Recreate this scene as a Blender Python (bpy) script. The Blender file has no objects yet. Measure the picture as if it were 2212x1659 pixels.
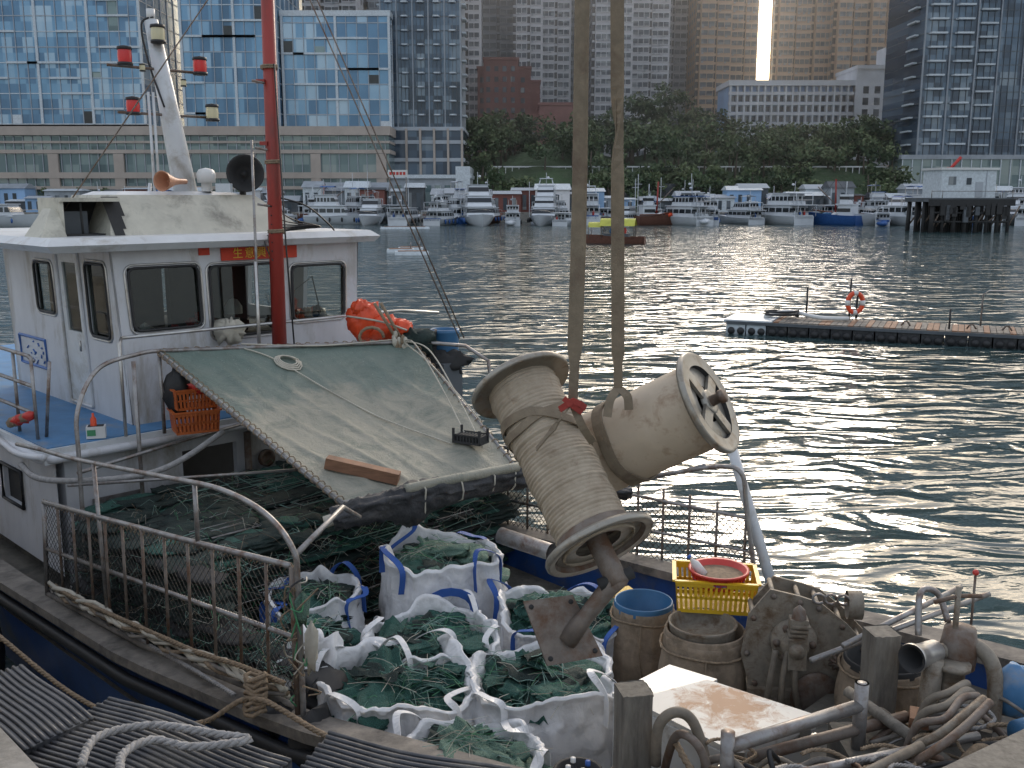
import bpy, math, random
from mathutils import Vector, Matrix, noise as mn
random.seed(7)
R=random.random
def U(a,b): return a+(b-a)*random.random()
K=.70710678
def B(p,q,z): return Vector((-4.5+K*(p+q),9.45+K*(q-p),z))
def V(*a): return Vector(a)
def nz(v,s=1.0,o=0): 
    v=Vector(v); return mn.noise(Vector((v.x*s+o,v.y*s+o*1.7,v.z*s-o)))
# ------------------------------------------------------------ materials
def newmat(name):
    m=bpy.data.materials.new(name); m.use_nodes=True
    nt=m.node_tree; b=nt.nodes["Principled BSDF"]
    return m,nt,b
def N(nt,t,**k):
    n=nt.nodes.new(t)
    for a,v in k.items(): setattr(n,a,v)
    return n
def mixc(nt,fac,a,b):
    n=nt.nodes.new("ShaderNodeMix"); n.data_type='RGBA'
    for sock,val in ((n.inputs[0],fac),(n.inputs[6],a),(n.inputs[7],b)):
        if isinstance(val,bpy.types.NodeSocket): nt.links.new(val,sock)
        elif isinstance(val,(int,float)): sock.default_value=val
        else: sock.default_value=(*val,1)
    return n.outputs[2]
def ramp(nt,src,stops):
    r=nt.nodes.new("ShaderNodeValToRGB"); e=r.color_ramp.elements
    while len(e)<len(stops): e.new(.5)
    for i,(p,c) in enumerate(stops):
        e[i].position=p; e[i].color=(*c,1) if not isinstance(c,(int,float)) else (c,c,c,1)
    nt.links.new(src,r.inputs[0]); return r.outputs[0]
def noi(nt,co,scale,detail=5,rough=.6,dist=0,stretch=None):
    if stretch:
        mp=N(nt,"ShaderNodeMapping"); mp.inputs[3].default_value=stretch
        nt.links.new(co,mp.inputs[0]); co=mp.outputs[0]
    n=N(nt,"ShaderNodeTexNoise"); n.inputs["Scale"].default_value=scale
    n.inputs["Detail"].default_value=detail; n.inputs["Roughness"].default_value=rough
    n.inputs["Distortion"].default_value=dist
    nt.links.new(co,n.inputs["Vector"]); return n.outputs[0]
def bumpit(nt,b,h,strength,dist):
    bp=N(nt,"ShaderNodeBump"); bp.inputs["Strength"].default_value=strength
    bp.inputs["Distance"].default_value=dist; nt.links.new(h,bp.inputs["Height"])
    nt.links.new(bp.outputs[0],b.inputs["Normal"])
def mat(name,col,rough=.6,metal=0.,var=.2,scale=3.,bump=.3,bscale=40.,bdist=.004,dirt=None,damt=.5,dscale=2.5,stretch=None):
    m,nt,b=newmat(name); co=N(nt,"ShaderNodeTexCoord").outputs["Object"]
    n1=noi(nt,co,scale,6,.65,0,stretch)
    lo=tuple(max(0,c*(1-var)) for c in col); hi=tuple(min(1,c*(1+var)) for c in col)
    c=ramp(nt,n1,[(.3,lo),(.7,hi)])
    if dirt:
        n2=noi(nt,co,dscale,8,.72,.3,stretch)
        f=ramp(nt,n2,[(.62-.25*damt,0.),(.78-.2*damt,1.)])
        c=mixc(nt,f,c,dirt)
    nt.links.new(c,b.inputs["Base Color"])
    b.inputs["Roughness"].default_value=rough; b.inputs["Metallic"].default_value=metal
    if bump: bumpit(nt,b,noi(nt,co,bscale,5),bump,bdist)
    return m
def glassmat(name,cell,cols,rough=.12,off=(0.,0.,0.),metal=.25):
    m,nt,b=newmat(name); co=N(nt,"ShaderNodeTexCoord").outputs["Object"]
    a=N(nt,"ShaderNodeVectorMath",operation='ADD'); a.inputs[1].default_value=off; nt.links.new(co,a.inputs[0])
    s=N(nt,"ShaderNodeVectorMath",operation='SNAP'); s.inputs[1].default_value=cell; nt.links.new(a.outputs[0],s.inputs[0])
    w=N(nt,"ShaderNodeTexWhiteNoise"); nt.links.new(s.outputs[0],w.inputs[0])
    big=noi(nt,co,.045,3,.5)
    mm=N(nt,"ShaderNodeMath",operation='MULTIPLY_ADD'); nt.links.new(big,mm.inputs[0]); mm.inputs[1].default_value=1.3
    nt.links.new(w.outputs[0],mm.inputs[2])
    m2=N(nt,"ShaderNodeMath",operation='MULTIPLY'); nt.links.new(mm.outputs[0],m2.inputs[0]); m2.inputs[1].default_value=.45
    k=len(cols); c=ramp(nt,m2.outputs[0],[(.18+.6*i/(k-1),cols[i]) for i in range(k)])  # cell tints put varied reflections into the glass colour
    nt.links.new(c,b.inputs["Base Color"]); b.inputs["Roughness"].default_value=rough
    b.inputs["Metallic"].default_value=metal
    return m
m={}
m['whitep']=mat('white_boat_paint',(.54,.55,.57),.45,var=.1,dirt=(.28,.25,.2),damt=.42,dscale=1.6,bump=.1,stretch=(1,1,.35))
m['roofp']=mat('roof_gelcoat',(.56,.58,.59),.4,var=.09,dirt=(.34,.32,.28),damt=.35)
m['cream']=mat('cream_fibreglass',(.5,.48,.4),.6,var=.15,dirt=(.2,.19,.16),damt=.45,dscale=1.8)
m['soot_shade_black']=mat('soot_shade_black',(.03,.03,.03),.8)  # near-black for soot and black parts; also paints shade inside hollows
m['blued']=mat('blue_deck_paint',(.07,.2,.38),.55,var=.2,dirt=(.2,.22,.24),damt=.35)
m['blueh']=mat('blue_hull_paint',(.015,.06,.22),.4,var=.25,dirt=(.08,.09,.11),damt=.35)
m['plank']=mat('weathered_gunwale',(.2,.18,.155),.85,var=.3,scale=6,dirt=(.07,.065,.06),damt=.6,bump=.6)
m['deck']=mat('dirty_deck',(.13,.12,.1),.85,var=.35,dirt=(.05,.05,.045),damt=.6,bump=.6)
m['steel']=mat('galvanised_steel',(.3,.29,.28),.45,.6,var=.25,scale=9,dirt=(.16,.1,.07),damt=.55,dscale=6)
m['rustst']=mat('rusty_steel',(.2,.17,.145),.65,.4,var=.3,scale=8,dirt=(.13,.07,.04),damt=.7,dscale=5,bump=.5)
m['silver']=mat('bright_steel',(.5,.49,.47),.35,.8,var=.15,scale=8,dirt=(.3,.26,.2),damt=.4)
m['redm']=mat('red_mast_paint',(.3,.035,.025),.5,var=.2,dirt=(.14,.04,.03),damt=.4,stretch=(1,1,.3))
m['black']=mat('black_rubber',(.02,.02,.021),.55,var=.3)
m['blackt']=mat('black_tarpaulin',(.03,.031,.034),.6,var=.45,scale=7,bump=1.,bscale=14,bdist=.02,dirt=(.08,.075,.07),damt=.4)
m['redl']=mat('red_lens',(.6,.02,.02),.25,var=.1,bump=0)
m['clear']=mat('clear_lens',(.6,.55,.35),.2,var=.1,bump=0)
m['horn']=mat('orange_horn',(.45,.22,.13),.5)
m['orange']=mat('orange_buoy_skin',(.7,.075,.02),.45,var=.2)
m['redp']=mat('red_plastic',(.5,.04,.03),.45,var=.15)
m['yelp']=mat('yellow_plastic',(.72,.45,.02),.45,var=.1,dirt=(.35,.23,.07),damt=.35)
m['orp']=mat('orange_plastic',(.55,.13,.03),.45,var=.15)
m['blup']=mat('blue_plastic',(.035,.13,.26),.45,var=.2)
m['greenp']=mat('green_plastic_mesh',(.06,.24,.11),.5)
m['whitep2']=mat('white_plastic',(.62,.62,.6),.4,var=.08)
m['drumb']=mat('cream_drum_paint',(.45,.37,.275),.55,var=.1,dirt=(.25,.165,.1),damt=.4,dscale=6,bump=.2)
m['flange']=mat('drum_flange',(.32,.3,.26),.42,.5,var=.15,dirt=(.2,.15,.1),damt=.5,dscale=8)
m['sling']=mat('sling_webbing',(.2,.16,.11),.85,var=.2,scale=14,bump=.8,bscale=120,dirt=(.12,.08,.055),damt=.4)
m['slingr']=mat('red_webbing',(.3,.04,.03),.8,var=.2)
m['wood']=mat('wet_timber',(.2,.1,.055),.75,var=.35,scale=4,bump=.5,stretch=(1,1,8))
m['post']=mat('grey_timber',(.17,.155,.13),.85,var=.3,scale=9,bump=.8,bscale=30,stretch=(3,3,.5),dirt=(.08,.07,.06),damt=.45)
m['winch']=mat('winch_paint',(.26,.23,.185),.65,.2,var=.25,scale=7,dirt=(.13,.085,.05),damt=.6,dscale=7,bump=.5)
m['hose']=mat('grey_beige_hose',(.21,.18,.14),.7,var=.3,scale=8,dirt=(.09,.075,.06),damt=.5)
m['ropeb']=mat('manila_rope',(.24,.18,.12),.9,var=.35,scale=30,bump=1,bscale=90,bdist=.006)
m['ropeg']=mat('grey_rope',(.3,.29,.28),.9,var=.3,scale=30,bump=1,bscale=90,bdist=.006)
m['ropew']=mat('white_cord',(.45,.42,.35),.9,var=.25)
m['burlap']=mat('burlap_wrap',(.27,.21,.15),.9,var=.25,scale=10,bump=.8,bscale=70,dirt=(.14,.105,.07),damt=.45,dscale=4)
m['conc']=mat('concrete',(.27,.25,.22),.9,var=.25,scale=5,bump=.8,dirt=(.13,.12,.1),damt=.55)
m['rubber']=mat('ribbed_rubber',(.05,.052,.058),.42,var=.4,scale=6,bump=.4,dirt=(.15,.14,.125),damt=.5)
m['bluep']=mat('blue_sign_paint',(.05,.13,.35),.5)
m['redsign']=mat('red_paper',(.55,.05,.02),.6)
m['gold']=mat('gold_lettering',(.75,.5,.05),.5,bump=0)
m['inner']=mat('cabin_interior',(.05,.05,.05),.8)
m['bagblue']=mat('blue_strap',(.03,.1,.36),.6,var=.2)
mm,nt,b=newmat('woven_bag'); co=N(nt,"ShaderNodeTexCoord").outputs["Object"]
c=ramp(nt,noi(nt,co,5,6,.7),[(.3,(.62,.62,.62)),(.65,(.78,.78,.78))])
c=mixc(nt,ramp(nt,noi(nt,co,2.6,8,.72,.6),[(.54,0.),(.78,.7)]),c,(.36,.32,.26))
nt.links.new(c,b.inputs["Base Color"]); b.inputs["Roughness"].default_value=.38
bumpit(nt,b,noi(nt,co,9,5,.55,1.2),.5,.025); m['bag']=mm
def netm(name,a,bb,scale):
    mm,nt,b=newmat(name); co=N(nt,"ShaderNodeTexCoord").outputs["Object"]
    c=ramp(nt,noi(nt,co,5,8,.75,.6),[(.3,a),(.7,bb)])
    v=N(nt,"ShaderNodeTexVoronoi",feature='DISTANCE_TO_EDGE'); v.inputs["Scale"].default_value=scale; nt.links.new(co,v.inputs["Vector"])
    c=mixc(nt,ramp(nt,v.outputs[0],[(.03,.55),(.12,0.)]),c,tuple(min(1,x*1.8+.008) for x in bb))
    nt.links.new(c,b.inputs["Base Color"]); b.inputs["Roughness"].default_value=.75
    bumpit(nt,b,noi(nt,co,40,7,.75,1.5),1.,.02); return mm
m['net']=netm('green_net',(.008,.04,.034),(.035,.12,.092),70)
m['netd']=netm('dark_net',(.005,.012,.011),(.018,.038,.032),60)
m['netl']=netm('light_net',(.06,.12,.095),(.13,.22,.165),75)
m['netline']=mat('net_twine',(.2,.32,.27),.8,bump=0)
mm,nt,b=newmat('canvas_tarp'); co=N(nt,"ShaderNodeTexCoord").outputs["Object"]
sp=N(nt,"ShaderNodeSeparateXYZ"); nt.links.new(co,sp.inputs[0])
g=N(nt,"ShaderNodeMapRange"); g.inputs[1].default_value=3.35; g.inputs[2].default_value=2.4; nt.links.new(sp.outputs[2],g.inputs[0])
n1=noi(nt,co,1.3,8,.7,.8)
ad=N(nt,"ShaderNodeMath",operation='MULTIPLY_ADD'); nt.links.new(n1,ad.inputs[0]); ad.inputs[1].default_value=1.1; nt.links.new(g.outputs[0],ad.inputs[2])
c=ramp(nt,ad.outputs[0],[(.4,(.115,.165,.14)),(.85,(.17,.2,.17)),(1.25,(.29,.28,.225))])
c=mixc(nt,ramp(nt,noi(nt,co,60,2,.5),[(.66,0.),(.76,.7)]),c,(.42,.41,.37))
c=mixc(nt,ramp(nt,noi(nt,co,2.2,8,.7,1.5),[(.48,0.),(.7,.7)]),c,(.09,.125,.105))
nt.links.new(c,b.inputs["Base Color"]); b.inputs["Roughness"].default_value=.7
bumpit(nt,b,noi(nt,co,7,7,.7,1.5),.8,.03); m['tarp']=mm
mm,nt,b=newmat('wound_rope'); co=N(nt,"ShaderNodeTexCoord").outputs["Object"]
c=ramp(nt,noi(nt,co,9,7,.7),[(.3,(.28,.225,.16)),(.7,(.42,.355,.27))])
c=mixc(nt,ramp(nt,noi(nt,co,10,8,.8,.4),[(.55,0.),(.72,.8)]),c,(.17,.11,.065))
nt.links.new(c,b.inputs["Base Color"]); b.inputs["Roughness"].default_value=.8
bumpit(nt,b,noi(nt,co,60,4),.6,.004); m['wound']=mm
m['frz']=mat('freezer_enamel',(.6,.6,.58),.35,var=.08,dirt=(.27,.23,.18),damt=.35,dscale=5)
mm,nt,b=newmat('freezer_rust_lid'); co=N(nt,"ShaderNodeTexCoord").outputs["Object"]
vd=N(nt,"ShaderNodeVectorMath",operation='DISTANCE'); vd.inputs[1].default_value=(1.32,5.6,1.95); nt.links.new(co,vd.inputs[0])
nn_=noi(nt,co,9,9,.75,.6); ma=N(nt,"ShaderNodeMath",operation='MULTIPLY_ADD'); nt.links.new(vd.outputs["Value"],ma.inputs[0]); ma.inputs[1].default_value=-.9; nt.links.new(nn_,ma.inputs[2])
f_=ramp(nt,ma.outputs[0],[(.2,0.),(.3,.6),(.4,1.)])
c=mixc(nt,f_,(.6,.59,.55),(.24,.1,.03)); nt.links.new(c,b.inputs["Base Color"]); b.inputs["Roughness"].default_value=.55; m['frzr']=mm
mm,nt,b=newmat('window_glass'); nt.nodes.remove(b)
gl=N(nt,"ShaderNodeBsdfGlossy"); gl.inputs[1].default_value=.03; gl.inputs[0].default_value=(.8,.85,.85,1)
tr=N(nt,"ShaderNodeBsdfTransparent"); tr.inputs[0].default_value=(.5,.54,.52,1)
mx=N(nt,"ShaderNodeMixShader"); fr=N(nt,"ShaderNodeFresnel"); fr.inputs[0].default_value=1.8
nt.links.new(fr.outputs[0],mx.inputs[0]); nt.links.new(tr.outputs[0],mx.inputs[1]); nt.links.new(gl.outputs[0],mx.inputs[2])
nt.links.new(mx.outputs[0],nt.nodes["Material Output"].inputs[0]); m['glass']=mm
mm,nt,b=newmat('harbour_water'); co=N(nt,"ShaderNodeTexCoord").outputs["Object"]
b.inputs["Base Color"].default_value=(.035,.065,.068,1); b.inputs["Roughness"].default_value=.1; b.inputs["IOR"].default_value=1.55
a1=noi(nt,co,.62,2,.5,.7,(.7,1.4,1)); a2=noi(nt,co,2.4,3,.5,.4,(.8,1.3,1)); a3=noi(nt,co,.12,2,.5)
x=N(nt,"ShaderNodeMath",operation='MULTIPLY_ADD'); nt.links.new(a2,x.inputs[0]); x.inputs[1].default_value=.1; nt.links.new(a1,x.inputs[2])
y=N(nt,"ShaderNodeMath",operation='MULTIPLY_ADD'); nt.links.new(a3,y.inputs[0]); y.inputs[1].default_value=1.2; nt.links.new(x.outputs[0],y.inputs[2])
bumpit(nt,b,y.outputs[0],1.,.29); m['water']=mm
m['gl1']=glassmat('hotel_glass',(2.3,50,3.3),[(.05,.11,.18),(.09,.19,.31),(.16,.31,.46),(.38,.5,.6)])
m['gl2']=glassmat('dark_tower_glass',(2.,50,3.1),[(.02,.035,.05),(.04,.065,.1),(.08,.13,.19),(.18,.23,.28)])
m['mull']=mat('white_mullion',(.55,.6,.63),.5,bump=0)
m['beige']=mat('podium_stone',(.42,.36,.31),.8,var=.12,scale=.3,bump=0)
m['podg']=glassmat('podium_glass',(3,50,2.),[(.06,.1,.11),(.12,.18,.19),(.2,.27,.27),(.28,.33,.32)])
m['tw']=mat('tower_white_tile',(.66,.66,.67),.8,var=.08,scale=.08,bump=0,dirt=(.48,.48,.49),damt=.3,dscale=.1)
m['tg']=mat('tower_grey_tile',(.4,.43,.46),.8,var=.1,scale=.08,bump=0)
m['tb']=mat('tower_tan_tile',(.55,.39,.26),.8,var=.12,scale=.08,bump=0)
m['win']=glassmat('tower_window',(1.9,50,2.9),[(.02,.03,.04),(.04,.055,.07),(.08,.1,.12),(.25,.27,.28)],.3)
m['sch']=mat('school_white',(.62,.64,.67),.8,bump=0,scale=.1)
m['schb']=mat('school_blue',(.28,.44,.66),.8,bump=0,scale=.1)
m['brown']=mat('brown_brick_block',(.2,.08,.065),.85,bump=0,scale=.3)
m['pink']=mat('pink_tile',(.3,.15,.13),.85,bump=0,scale=.3)
m['hill']=mat('hill_vegetation',(.055,.09,.04),.95,var=.5,scale=.06,bump=1,bscale=.2,bdist=3)
m['soil']=mat('shore_ground',(.22,.2,.17),.95,var=.3,scale=.1,bump=0)
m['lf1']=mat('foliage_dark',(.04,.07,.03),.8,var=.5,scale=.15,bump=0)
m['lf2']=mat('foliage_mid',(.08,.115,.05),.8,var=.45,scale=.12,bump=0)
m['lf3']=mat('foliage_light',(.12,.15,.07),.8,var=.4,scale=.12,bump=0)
m['bark']=mat('bark',(.1,.08,.06),.9)
m['yw']=mat('yacht_white',(.58,.61,.64),.4,var=.08,scale=.5,bump=0)
m['yd']=mat('window_and_slot_shade',(.015,.02,.025),.15,var=.2,bump=0)  # dark window glass, also the painted shade in tower slots
m['yb']=mat('yacht_blue',(.03,.1,.3),.4,bump=0)
m['ybr']=mat('trawler_brown',(.14,.06,.04),.7,bump=0)
m['shed']=mat('shed_sheet',(.3,.33,.36),.7,var=.2,scale=.6,bump=0)
m['sheddk']=mat('shed_dark',(.09,.1,.11),.8,var=.3,scale=.6,bump=0)
m['green']=mat('sampan_canopy',(.45,.45,.07),.6,var=.2,scale=1)
mm=bpy.data.materials.new('haze_air'); mm.use_nodes=True; nt=mm.node_tree; nt.nodes.remove(nt.nodes["Principled BSDF"])
vs_=nt.nodes.new("ShaderNodeVolumeScatter"); vs_.inputs["Density"].default_value=.0024; vs_.inputs["Anisotropy"].default_value=.7; vs_.inputs["Color"].default_value=(1,.98,.95,1)
nt.links.new(vs_.outputs[0],nt.nodes["Material Output"].inputs[1]); m['haze']=mm
# ------------------------------------------------------------ mesh builder
class MB:
    def __init__(s): s.v=[];s.f=[];s.mi=[];s.ms=[];s.sm=[]
    def add(s,vs,fs,mt,smooth=False):
        mt=m[mt]
        if mt not in s.ms: s.ms.append(mt)
        i=s.ms.index(mt); o=len(s.v); s.v.extend([tuple(v) for v in vs])
        for f in fs: s.f.append([o+a for a in f]); s.mi.append(i); s.sm.append(smooth)
    def hexa(s,P,mt):
        s.add(P,[(3,2,1,0),(4,5,6,7),(0,1,5,4),(1,2,6,5),(2,3,7,6),(3,0,4,7)],mt)
    def box(s,x0,x1,y0,y1,z0,z1,mt,F=None):
        F=F or (lambda a,b,c:Vector((a,b,c)))
        s.hexa([F(x0,y0,z0),F(x1,y0,z0),F(x1,y1,z0),F(x0,y1,z0),F(x0,y0,z1),F(x1,y0,z1),F(x1,y1,z1),F(x0,y1,z1)],mt)
    def fru(s,a,z0,b,z1,mt,F=None):
        F=F or (lambda a,b,c:Vector((a,b,c)))
        s.hexa([F(a[0],a[2],z0),F(a[1],a[2],z0),F(a[1],a[3],z0),F(a[0],a[3],z0),F(b[0],b[2],z1),F(b[1],b[2],z1),F(b[1],b[3],z1),F(b[0],b[3],z1)],mt)
    def beam(s,a,b,w,h,mt,up=(0,0,1)):
        a=Vector(a);b=Vector(b);d=(b-a).normalized();u=Vector(up);x=d.cross(u).normalized()*w/2;y=x.cross(d).normalized()*h/2
        s.hexa([a-x-y,a+x-y,b+x-y,b-x-y,a-x+y,a+x+y,b+x+y,b-x+y],mt)
    def tube(s,pts,r,mt,n=8,radii=None,closed=False):
        pts=[Vector(p) for p in pts];L=len(pts);vs=[];fs=[];up=None
        for i,p in enumerate(pts):
            if closed: d=pts[(i+1)%L]-pts[i-1]
            else: d=pts[min(i+1,L-1)]-pts[max(i-1,0)]
            d.normalize()
            if up is None:
                up=Vector((0,0,1)) if abs(d.z)<.9 else Vector((1,0,0))
            x=d.cross(up)
            if x.length<1e-4: x=d.cross(Vector((1,.3,0)))
            x.normalize();y=x.cross(d).normalized();up=y
            rr=radii[i] if radii else r
            for j in range(n):
                a=2*math.pi*j/n; vs.append(p+x*math.cos(a)*rr+y*math.sin(a)*rr)
        for i in range(L if closed else L-1):
            i2=(i+1)%L
            for j in range(n):
                j2=(j+1)%n; fs.append((i*n+j,i*n+j2,i2*n+j2,i2*n+j))
        if not closed: fs.append(tuple(range(n))[::-1]); fs.append(tuple((L-1)*n+j for j in range(n)))
        s.add(vs,fs,mt,n>4)
    def lathe(s,o,ax,prof,mt,n=40,wob=None):
        o=Vector(o);ax=Vector(ax).normalized();t=Vector((0,0,1)) if abs(ax.z)<.9 else Vector((1,0,0))
        x=ax.cross(t).normalized();y=ax.cross(x);vs=[];fs=[]
        for i,(h,r) in enumerate(prof):
            for j in range(n):
                a=2*math.pi*j/n; rr=r+(wob(h,a) if wob else 0)
                vs.append(o+ax*h+(x*math.cos(a)+y*math.sin(a))*rr)
        for i in range(len(prof)-1):
            for j in range(n):
                j2=(j+1)%n; fs.append((i*n+j,i*n+j2,(i+1)*n+j2,(i+1)*n+j))
        s.add(vs,fs,mt,True)
    def grid(s,fn,nu,nv,mt,smooth=True,skip=None):
        vs=[fn(i/nu,j/nv) for j in range(nv+1) for i in range(nu+1)]
        fs=[(j*(nu+1)+i,j*(nu+1)+i+1,(j+1)*(nu+1)+i+1,(j+1)*(nu+1)+i) for j in range(nv) for i in range(nu) if not(skip and skip(i,j))]
        s.add(vs,fs,mt,smooth)
    def strap(s,pts,wd,w,th,mt):
        pts=[Vector(p) for p in pts];vs=[];fs=[]
        for i,p in enumerate(pts):
            d=(pts[min(i+1,len(pts)-1)]-pts[max(i-1,0)]).normalized()
            ww=Vector(wd[i] if isinstance(wd,list) else wd); ww=(ww-d*ww.dot(d)).normalized()
            nn=d.cross(ww)*th/2; ws=(w[i] if isinstance(w,list) else w)/2
            vs+= [p-ww*ws-nn,p+ww*ws-nn,p+ww*ws+nn,p-ww*ws+nn]
        for i in range(len(pts)-1):
            for j in range(4):
                j2=(j+1)%4; fs.append((i*4+j,i*4+j2,i*4+4+j2,i*4+4+j))
        s.add(vs,fs,mt)
    def wall(s,F,u0,u1,v0,v1,ops,mt,th):
        us=sorted({u0,u1,*[o[0] for o in ops],*[o[1] for o in ops]}); vs_=sorted({v0,v1,*[o[2] for o in ops],*[o[3] for o in ops]})
        for i in range(len(us)-1):
            for j in range(len(vs_)-1):
                cu=(us[i]+us[i+1])/2;cv=(vs_[j]+vs_[j+1])/2
                if any(o[0]<cu<o[1] and o[2]<cv<o[3] for o in ops): continue
                a=[F(us[i],vs_[j],0),F(us[i+1],vs_[j],0),F(us[i+1],vs_[j+1],0),F(us[i],vs_[j+1],0)]
                b=[F(us[i],vs_[j],th),F(us[i+1],vs_[j],th),F(us[i+1],vs_[j+1],th),F(us[i],vs_[j+1],th)]
                s.add(a+b,[(0,1,2,3),(7,6,5,4)],mt)
        for o in ops:
            P=[F(o[0],o[2],0),F(o[1],o[2],0),F(o[1],o[3],0),F(o[0],o[3],0),F(o[0],o[2],th),F(o[1],o[2],th),F(o[1],o[3],th),F(o[0],o[3],th)]
            s.add(P,[(0,4,5,1),(1,5,6,2),(2,6,7,3),(3,7,4,0)],mt)
    def blob(s,c,r,mt,amp=.2,fr=2.,n=14,seed=0):
        c=Vector(c)
        def fn(u,v):
            a=u*2*math.pi;b_=(v-.5)*math.pi
            d=Vector((math.cos(a)*math.cos(b_),math.sin(a)*math.cos(b_),math.sin(b_)))
            k=1+amp*nz(d,fr,seed*3.7)*2
            return c+Vector((d.x*r[0],d.y*r[1],d.z*r[2]))*k
        s.grid(fn,n,n//2,mt)
    def bundle(s,c,L,W,H,ang,tl,mt,seed=0,nu=12,nv=12,bend=0.):
        # a folded length of netting: square-ended pleated pillow
        F0=frame_at(c[0],c[1],ang,c[2]); ph=seed*1.3
        def fn(u,v):
            t=u*2-1; e=max(0.02,(1-abs(t)**9))**.5; a=v*2*math.pi
            k=1+.2*math.sin(4*a+ph+t*3)+.35*nz((t*3.2,math.cos(a)*1.6,math.sin(a)*1.6),1.2,seed*2.3)
            ca,sa=math.cos(a),math.sin(a); ca=math.copysign(abs(ca)**.6,ca)
            return F0(t*L*(1+.15*nz((ca*2,sa,t),1,seed*1.9)),ca*W*e*k+bend*t*t,sa*H*e*k+t*L*tl-abs(bend)*t*t*.3+.018*nz((t*4,ca*2,seed),1.3))
        s.grid(fn,nu,nv,mt)
    def build(s,name,parent=None):
        me=bpy.data.meshes.new(name); me.from_pydata(s.v,[],s.f); 
        for x in s.ms: me.materials.append(x)
        me.polygons.foreach_set("material_index",s.mi); me.polygons.foreach_set("use_smooth",s.sm)
        me.update(); ob=bpy.data.objects.new(name,me); bpy.context.collection.objects.link(ob)
        if parent: ob.parent=parent
        return ob
def empty(name,loc=(0,0,0)):
    e=bpy.data.objects.new(name,None); bpy.context.collection.objects.link(e); return e
def smooth_path(P,n=8):
    P=[Vector(p) for p in P];out=[]
    for i in range(len(P)-1):
        a=P[max(i-1,0)];b=P[i];c=P[i+1];d=P[min(i+2,len(P)-1)]
        for k in range(n):
            t=k/n; out.append(.5*((2*b)+(c-a)*t+(2*a-5*b+4*c-d)*t*t+(3*b-a-3*c+d)*t**3))
    out.append(P[-1]); return out
def rope(mb,P,r,mt,n=8):
    S=smooth_path(P,n); L=[0]
    for i in range(1,len(S)): L.append(L[-1]+(S[i]-S[i-1]).length)
    tot=L[-1];cnt=max(6,int(tot/(r*1.2)))
    def at(d):
        for i in range(1,len(S)):
            if L[i]>=d: 
                t=(d-L[i-1])/max(1e-6,L[i]-L[i-1]); return S[i-1].lerp(S[i],t),(S[i]-S[i-1]).normalized()
        return S[-1],(S[-1]-S[-2]).normalized()
    for ph in range(3):
        pts=[]
        for i in range(cnt+1):
            p,d=at(tot*i/cnt); x=d.cross(Vector((0,0,1)))
            if x.length<.01: x=Vector((1,0,0))
            x.normalize();y=x.cross(d); a=i*r*1.2/(r*6)*2*math.pi+ph*2.094
            pts.append(p+(x*math.cos(a)+y*math.sin(a))*r*.5)
        mb.tube(pts,r*.56,mt,5)
def frame_at(x,y,ang,z=0):
    c,s=math.cos(ang),math.sin(ang)
    return lambda a,b,h: Vector((x+a*c-b*s,y+a*s+b*c,z+h))
# ------------------------------------------------------------ camera, sky, sun
cam=bpy.data.cameras.new("camera"); co=bpy.data.objects.new("camera",cam); bpy.context.collection.objects.link(co)
cam.lens=35; cam.sensor_width=36; cam.clip_end=5000; cam.clip_start=.05
co.location=(0,0,5); co.rotation_euler=(math.radians(90-10.655),0,0); bpy.context.scene.camera=co
w=bpy.data.worlds.new("World"); bpy.context.scene.world=w; w.use_nodes=True
wn=w.node_tree; bg=wn.nodes["Background"]; sk=wn.nodes.new("ShaderNodeTexSky"); sk.sky_type='NISHITA'; sk.sun_disc=False
EL,AZ=math.radians(22),math.radians(13.8)
sk.sun_elevation=EL; sk.sun_rotation=AZ; sk.air_density=1.2; sk.dust_density=4.5; sk.ozone_density=1.3
tc=wn.nodes.new("ShaderNodeTexCoord"); cn=wn.nodes.new("ShaderNodeTexNoise"); cn.inputs["Scale"].default_value=2.2; cn.inputs["Detail"].default_value=5
mp=wn.nodes.new("ShaderNodeMapping"); mp.inputs[3].default_value=(1,1,3); wn.links.new(tc.outputs["Generated"],mp.inputs[0]); wn.links.new(mp.outputs[0],cn.inputs["Vector"])
cr=wn.nodes.new("ShaderNodeValToRGB"); cr.color_ramp.elements[0].position=.3; cr.color_ramp.elements[1].position=.7
cr.color_ramp.elements[0].color=(.5,.52,.58,1); cr.color_ramp.elements[1].color=(.86,.84,.85,1); wn.links.new(cn.outputs[0],cr.inputs[0])
sc_=wn.nodes.new("ShaderNodeVectorMath"); sc_.operation='SCALE'; sc_.inputs["Scale"].default_value=4.9; wn.links.new(cr.outputs[0],sc_.inputs[0])
ad_=wn.nodes.new("ShaderNodeVectorMath"); ad_.operation='ADD'; wn.links.new(sc_.outputs[0],ad_.inputs[0]); wn.links.new(sk.outputs[0],ad_.inputs[1])
wn.links.new(ad_.outputs[0],bg.inputs[0]); bg.inputs[1].default_value=.15
sl=bpy.data.lights.new("sun","SUN"); sl.energy=1.4; sl.angle=math.radians(14); sl.color=(1,.9,.79)
so=bpy.data.objects.new("sun",sl); bpy.context.collection.objects.link(so)
sd=Vector((math.sin(AZ)*math.cos(EL),math.cos(AZ)*math.cos(EL),math.sin(EL))); so.rotation_euler=sd.to_track_quat('Z','Y').to_euler()
sc=bpy.context.scene; sc.view_settings.view_transform='Standard'; sc.view_settings.look='None'; sc.view_settings.exposure=0
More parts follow.
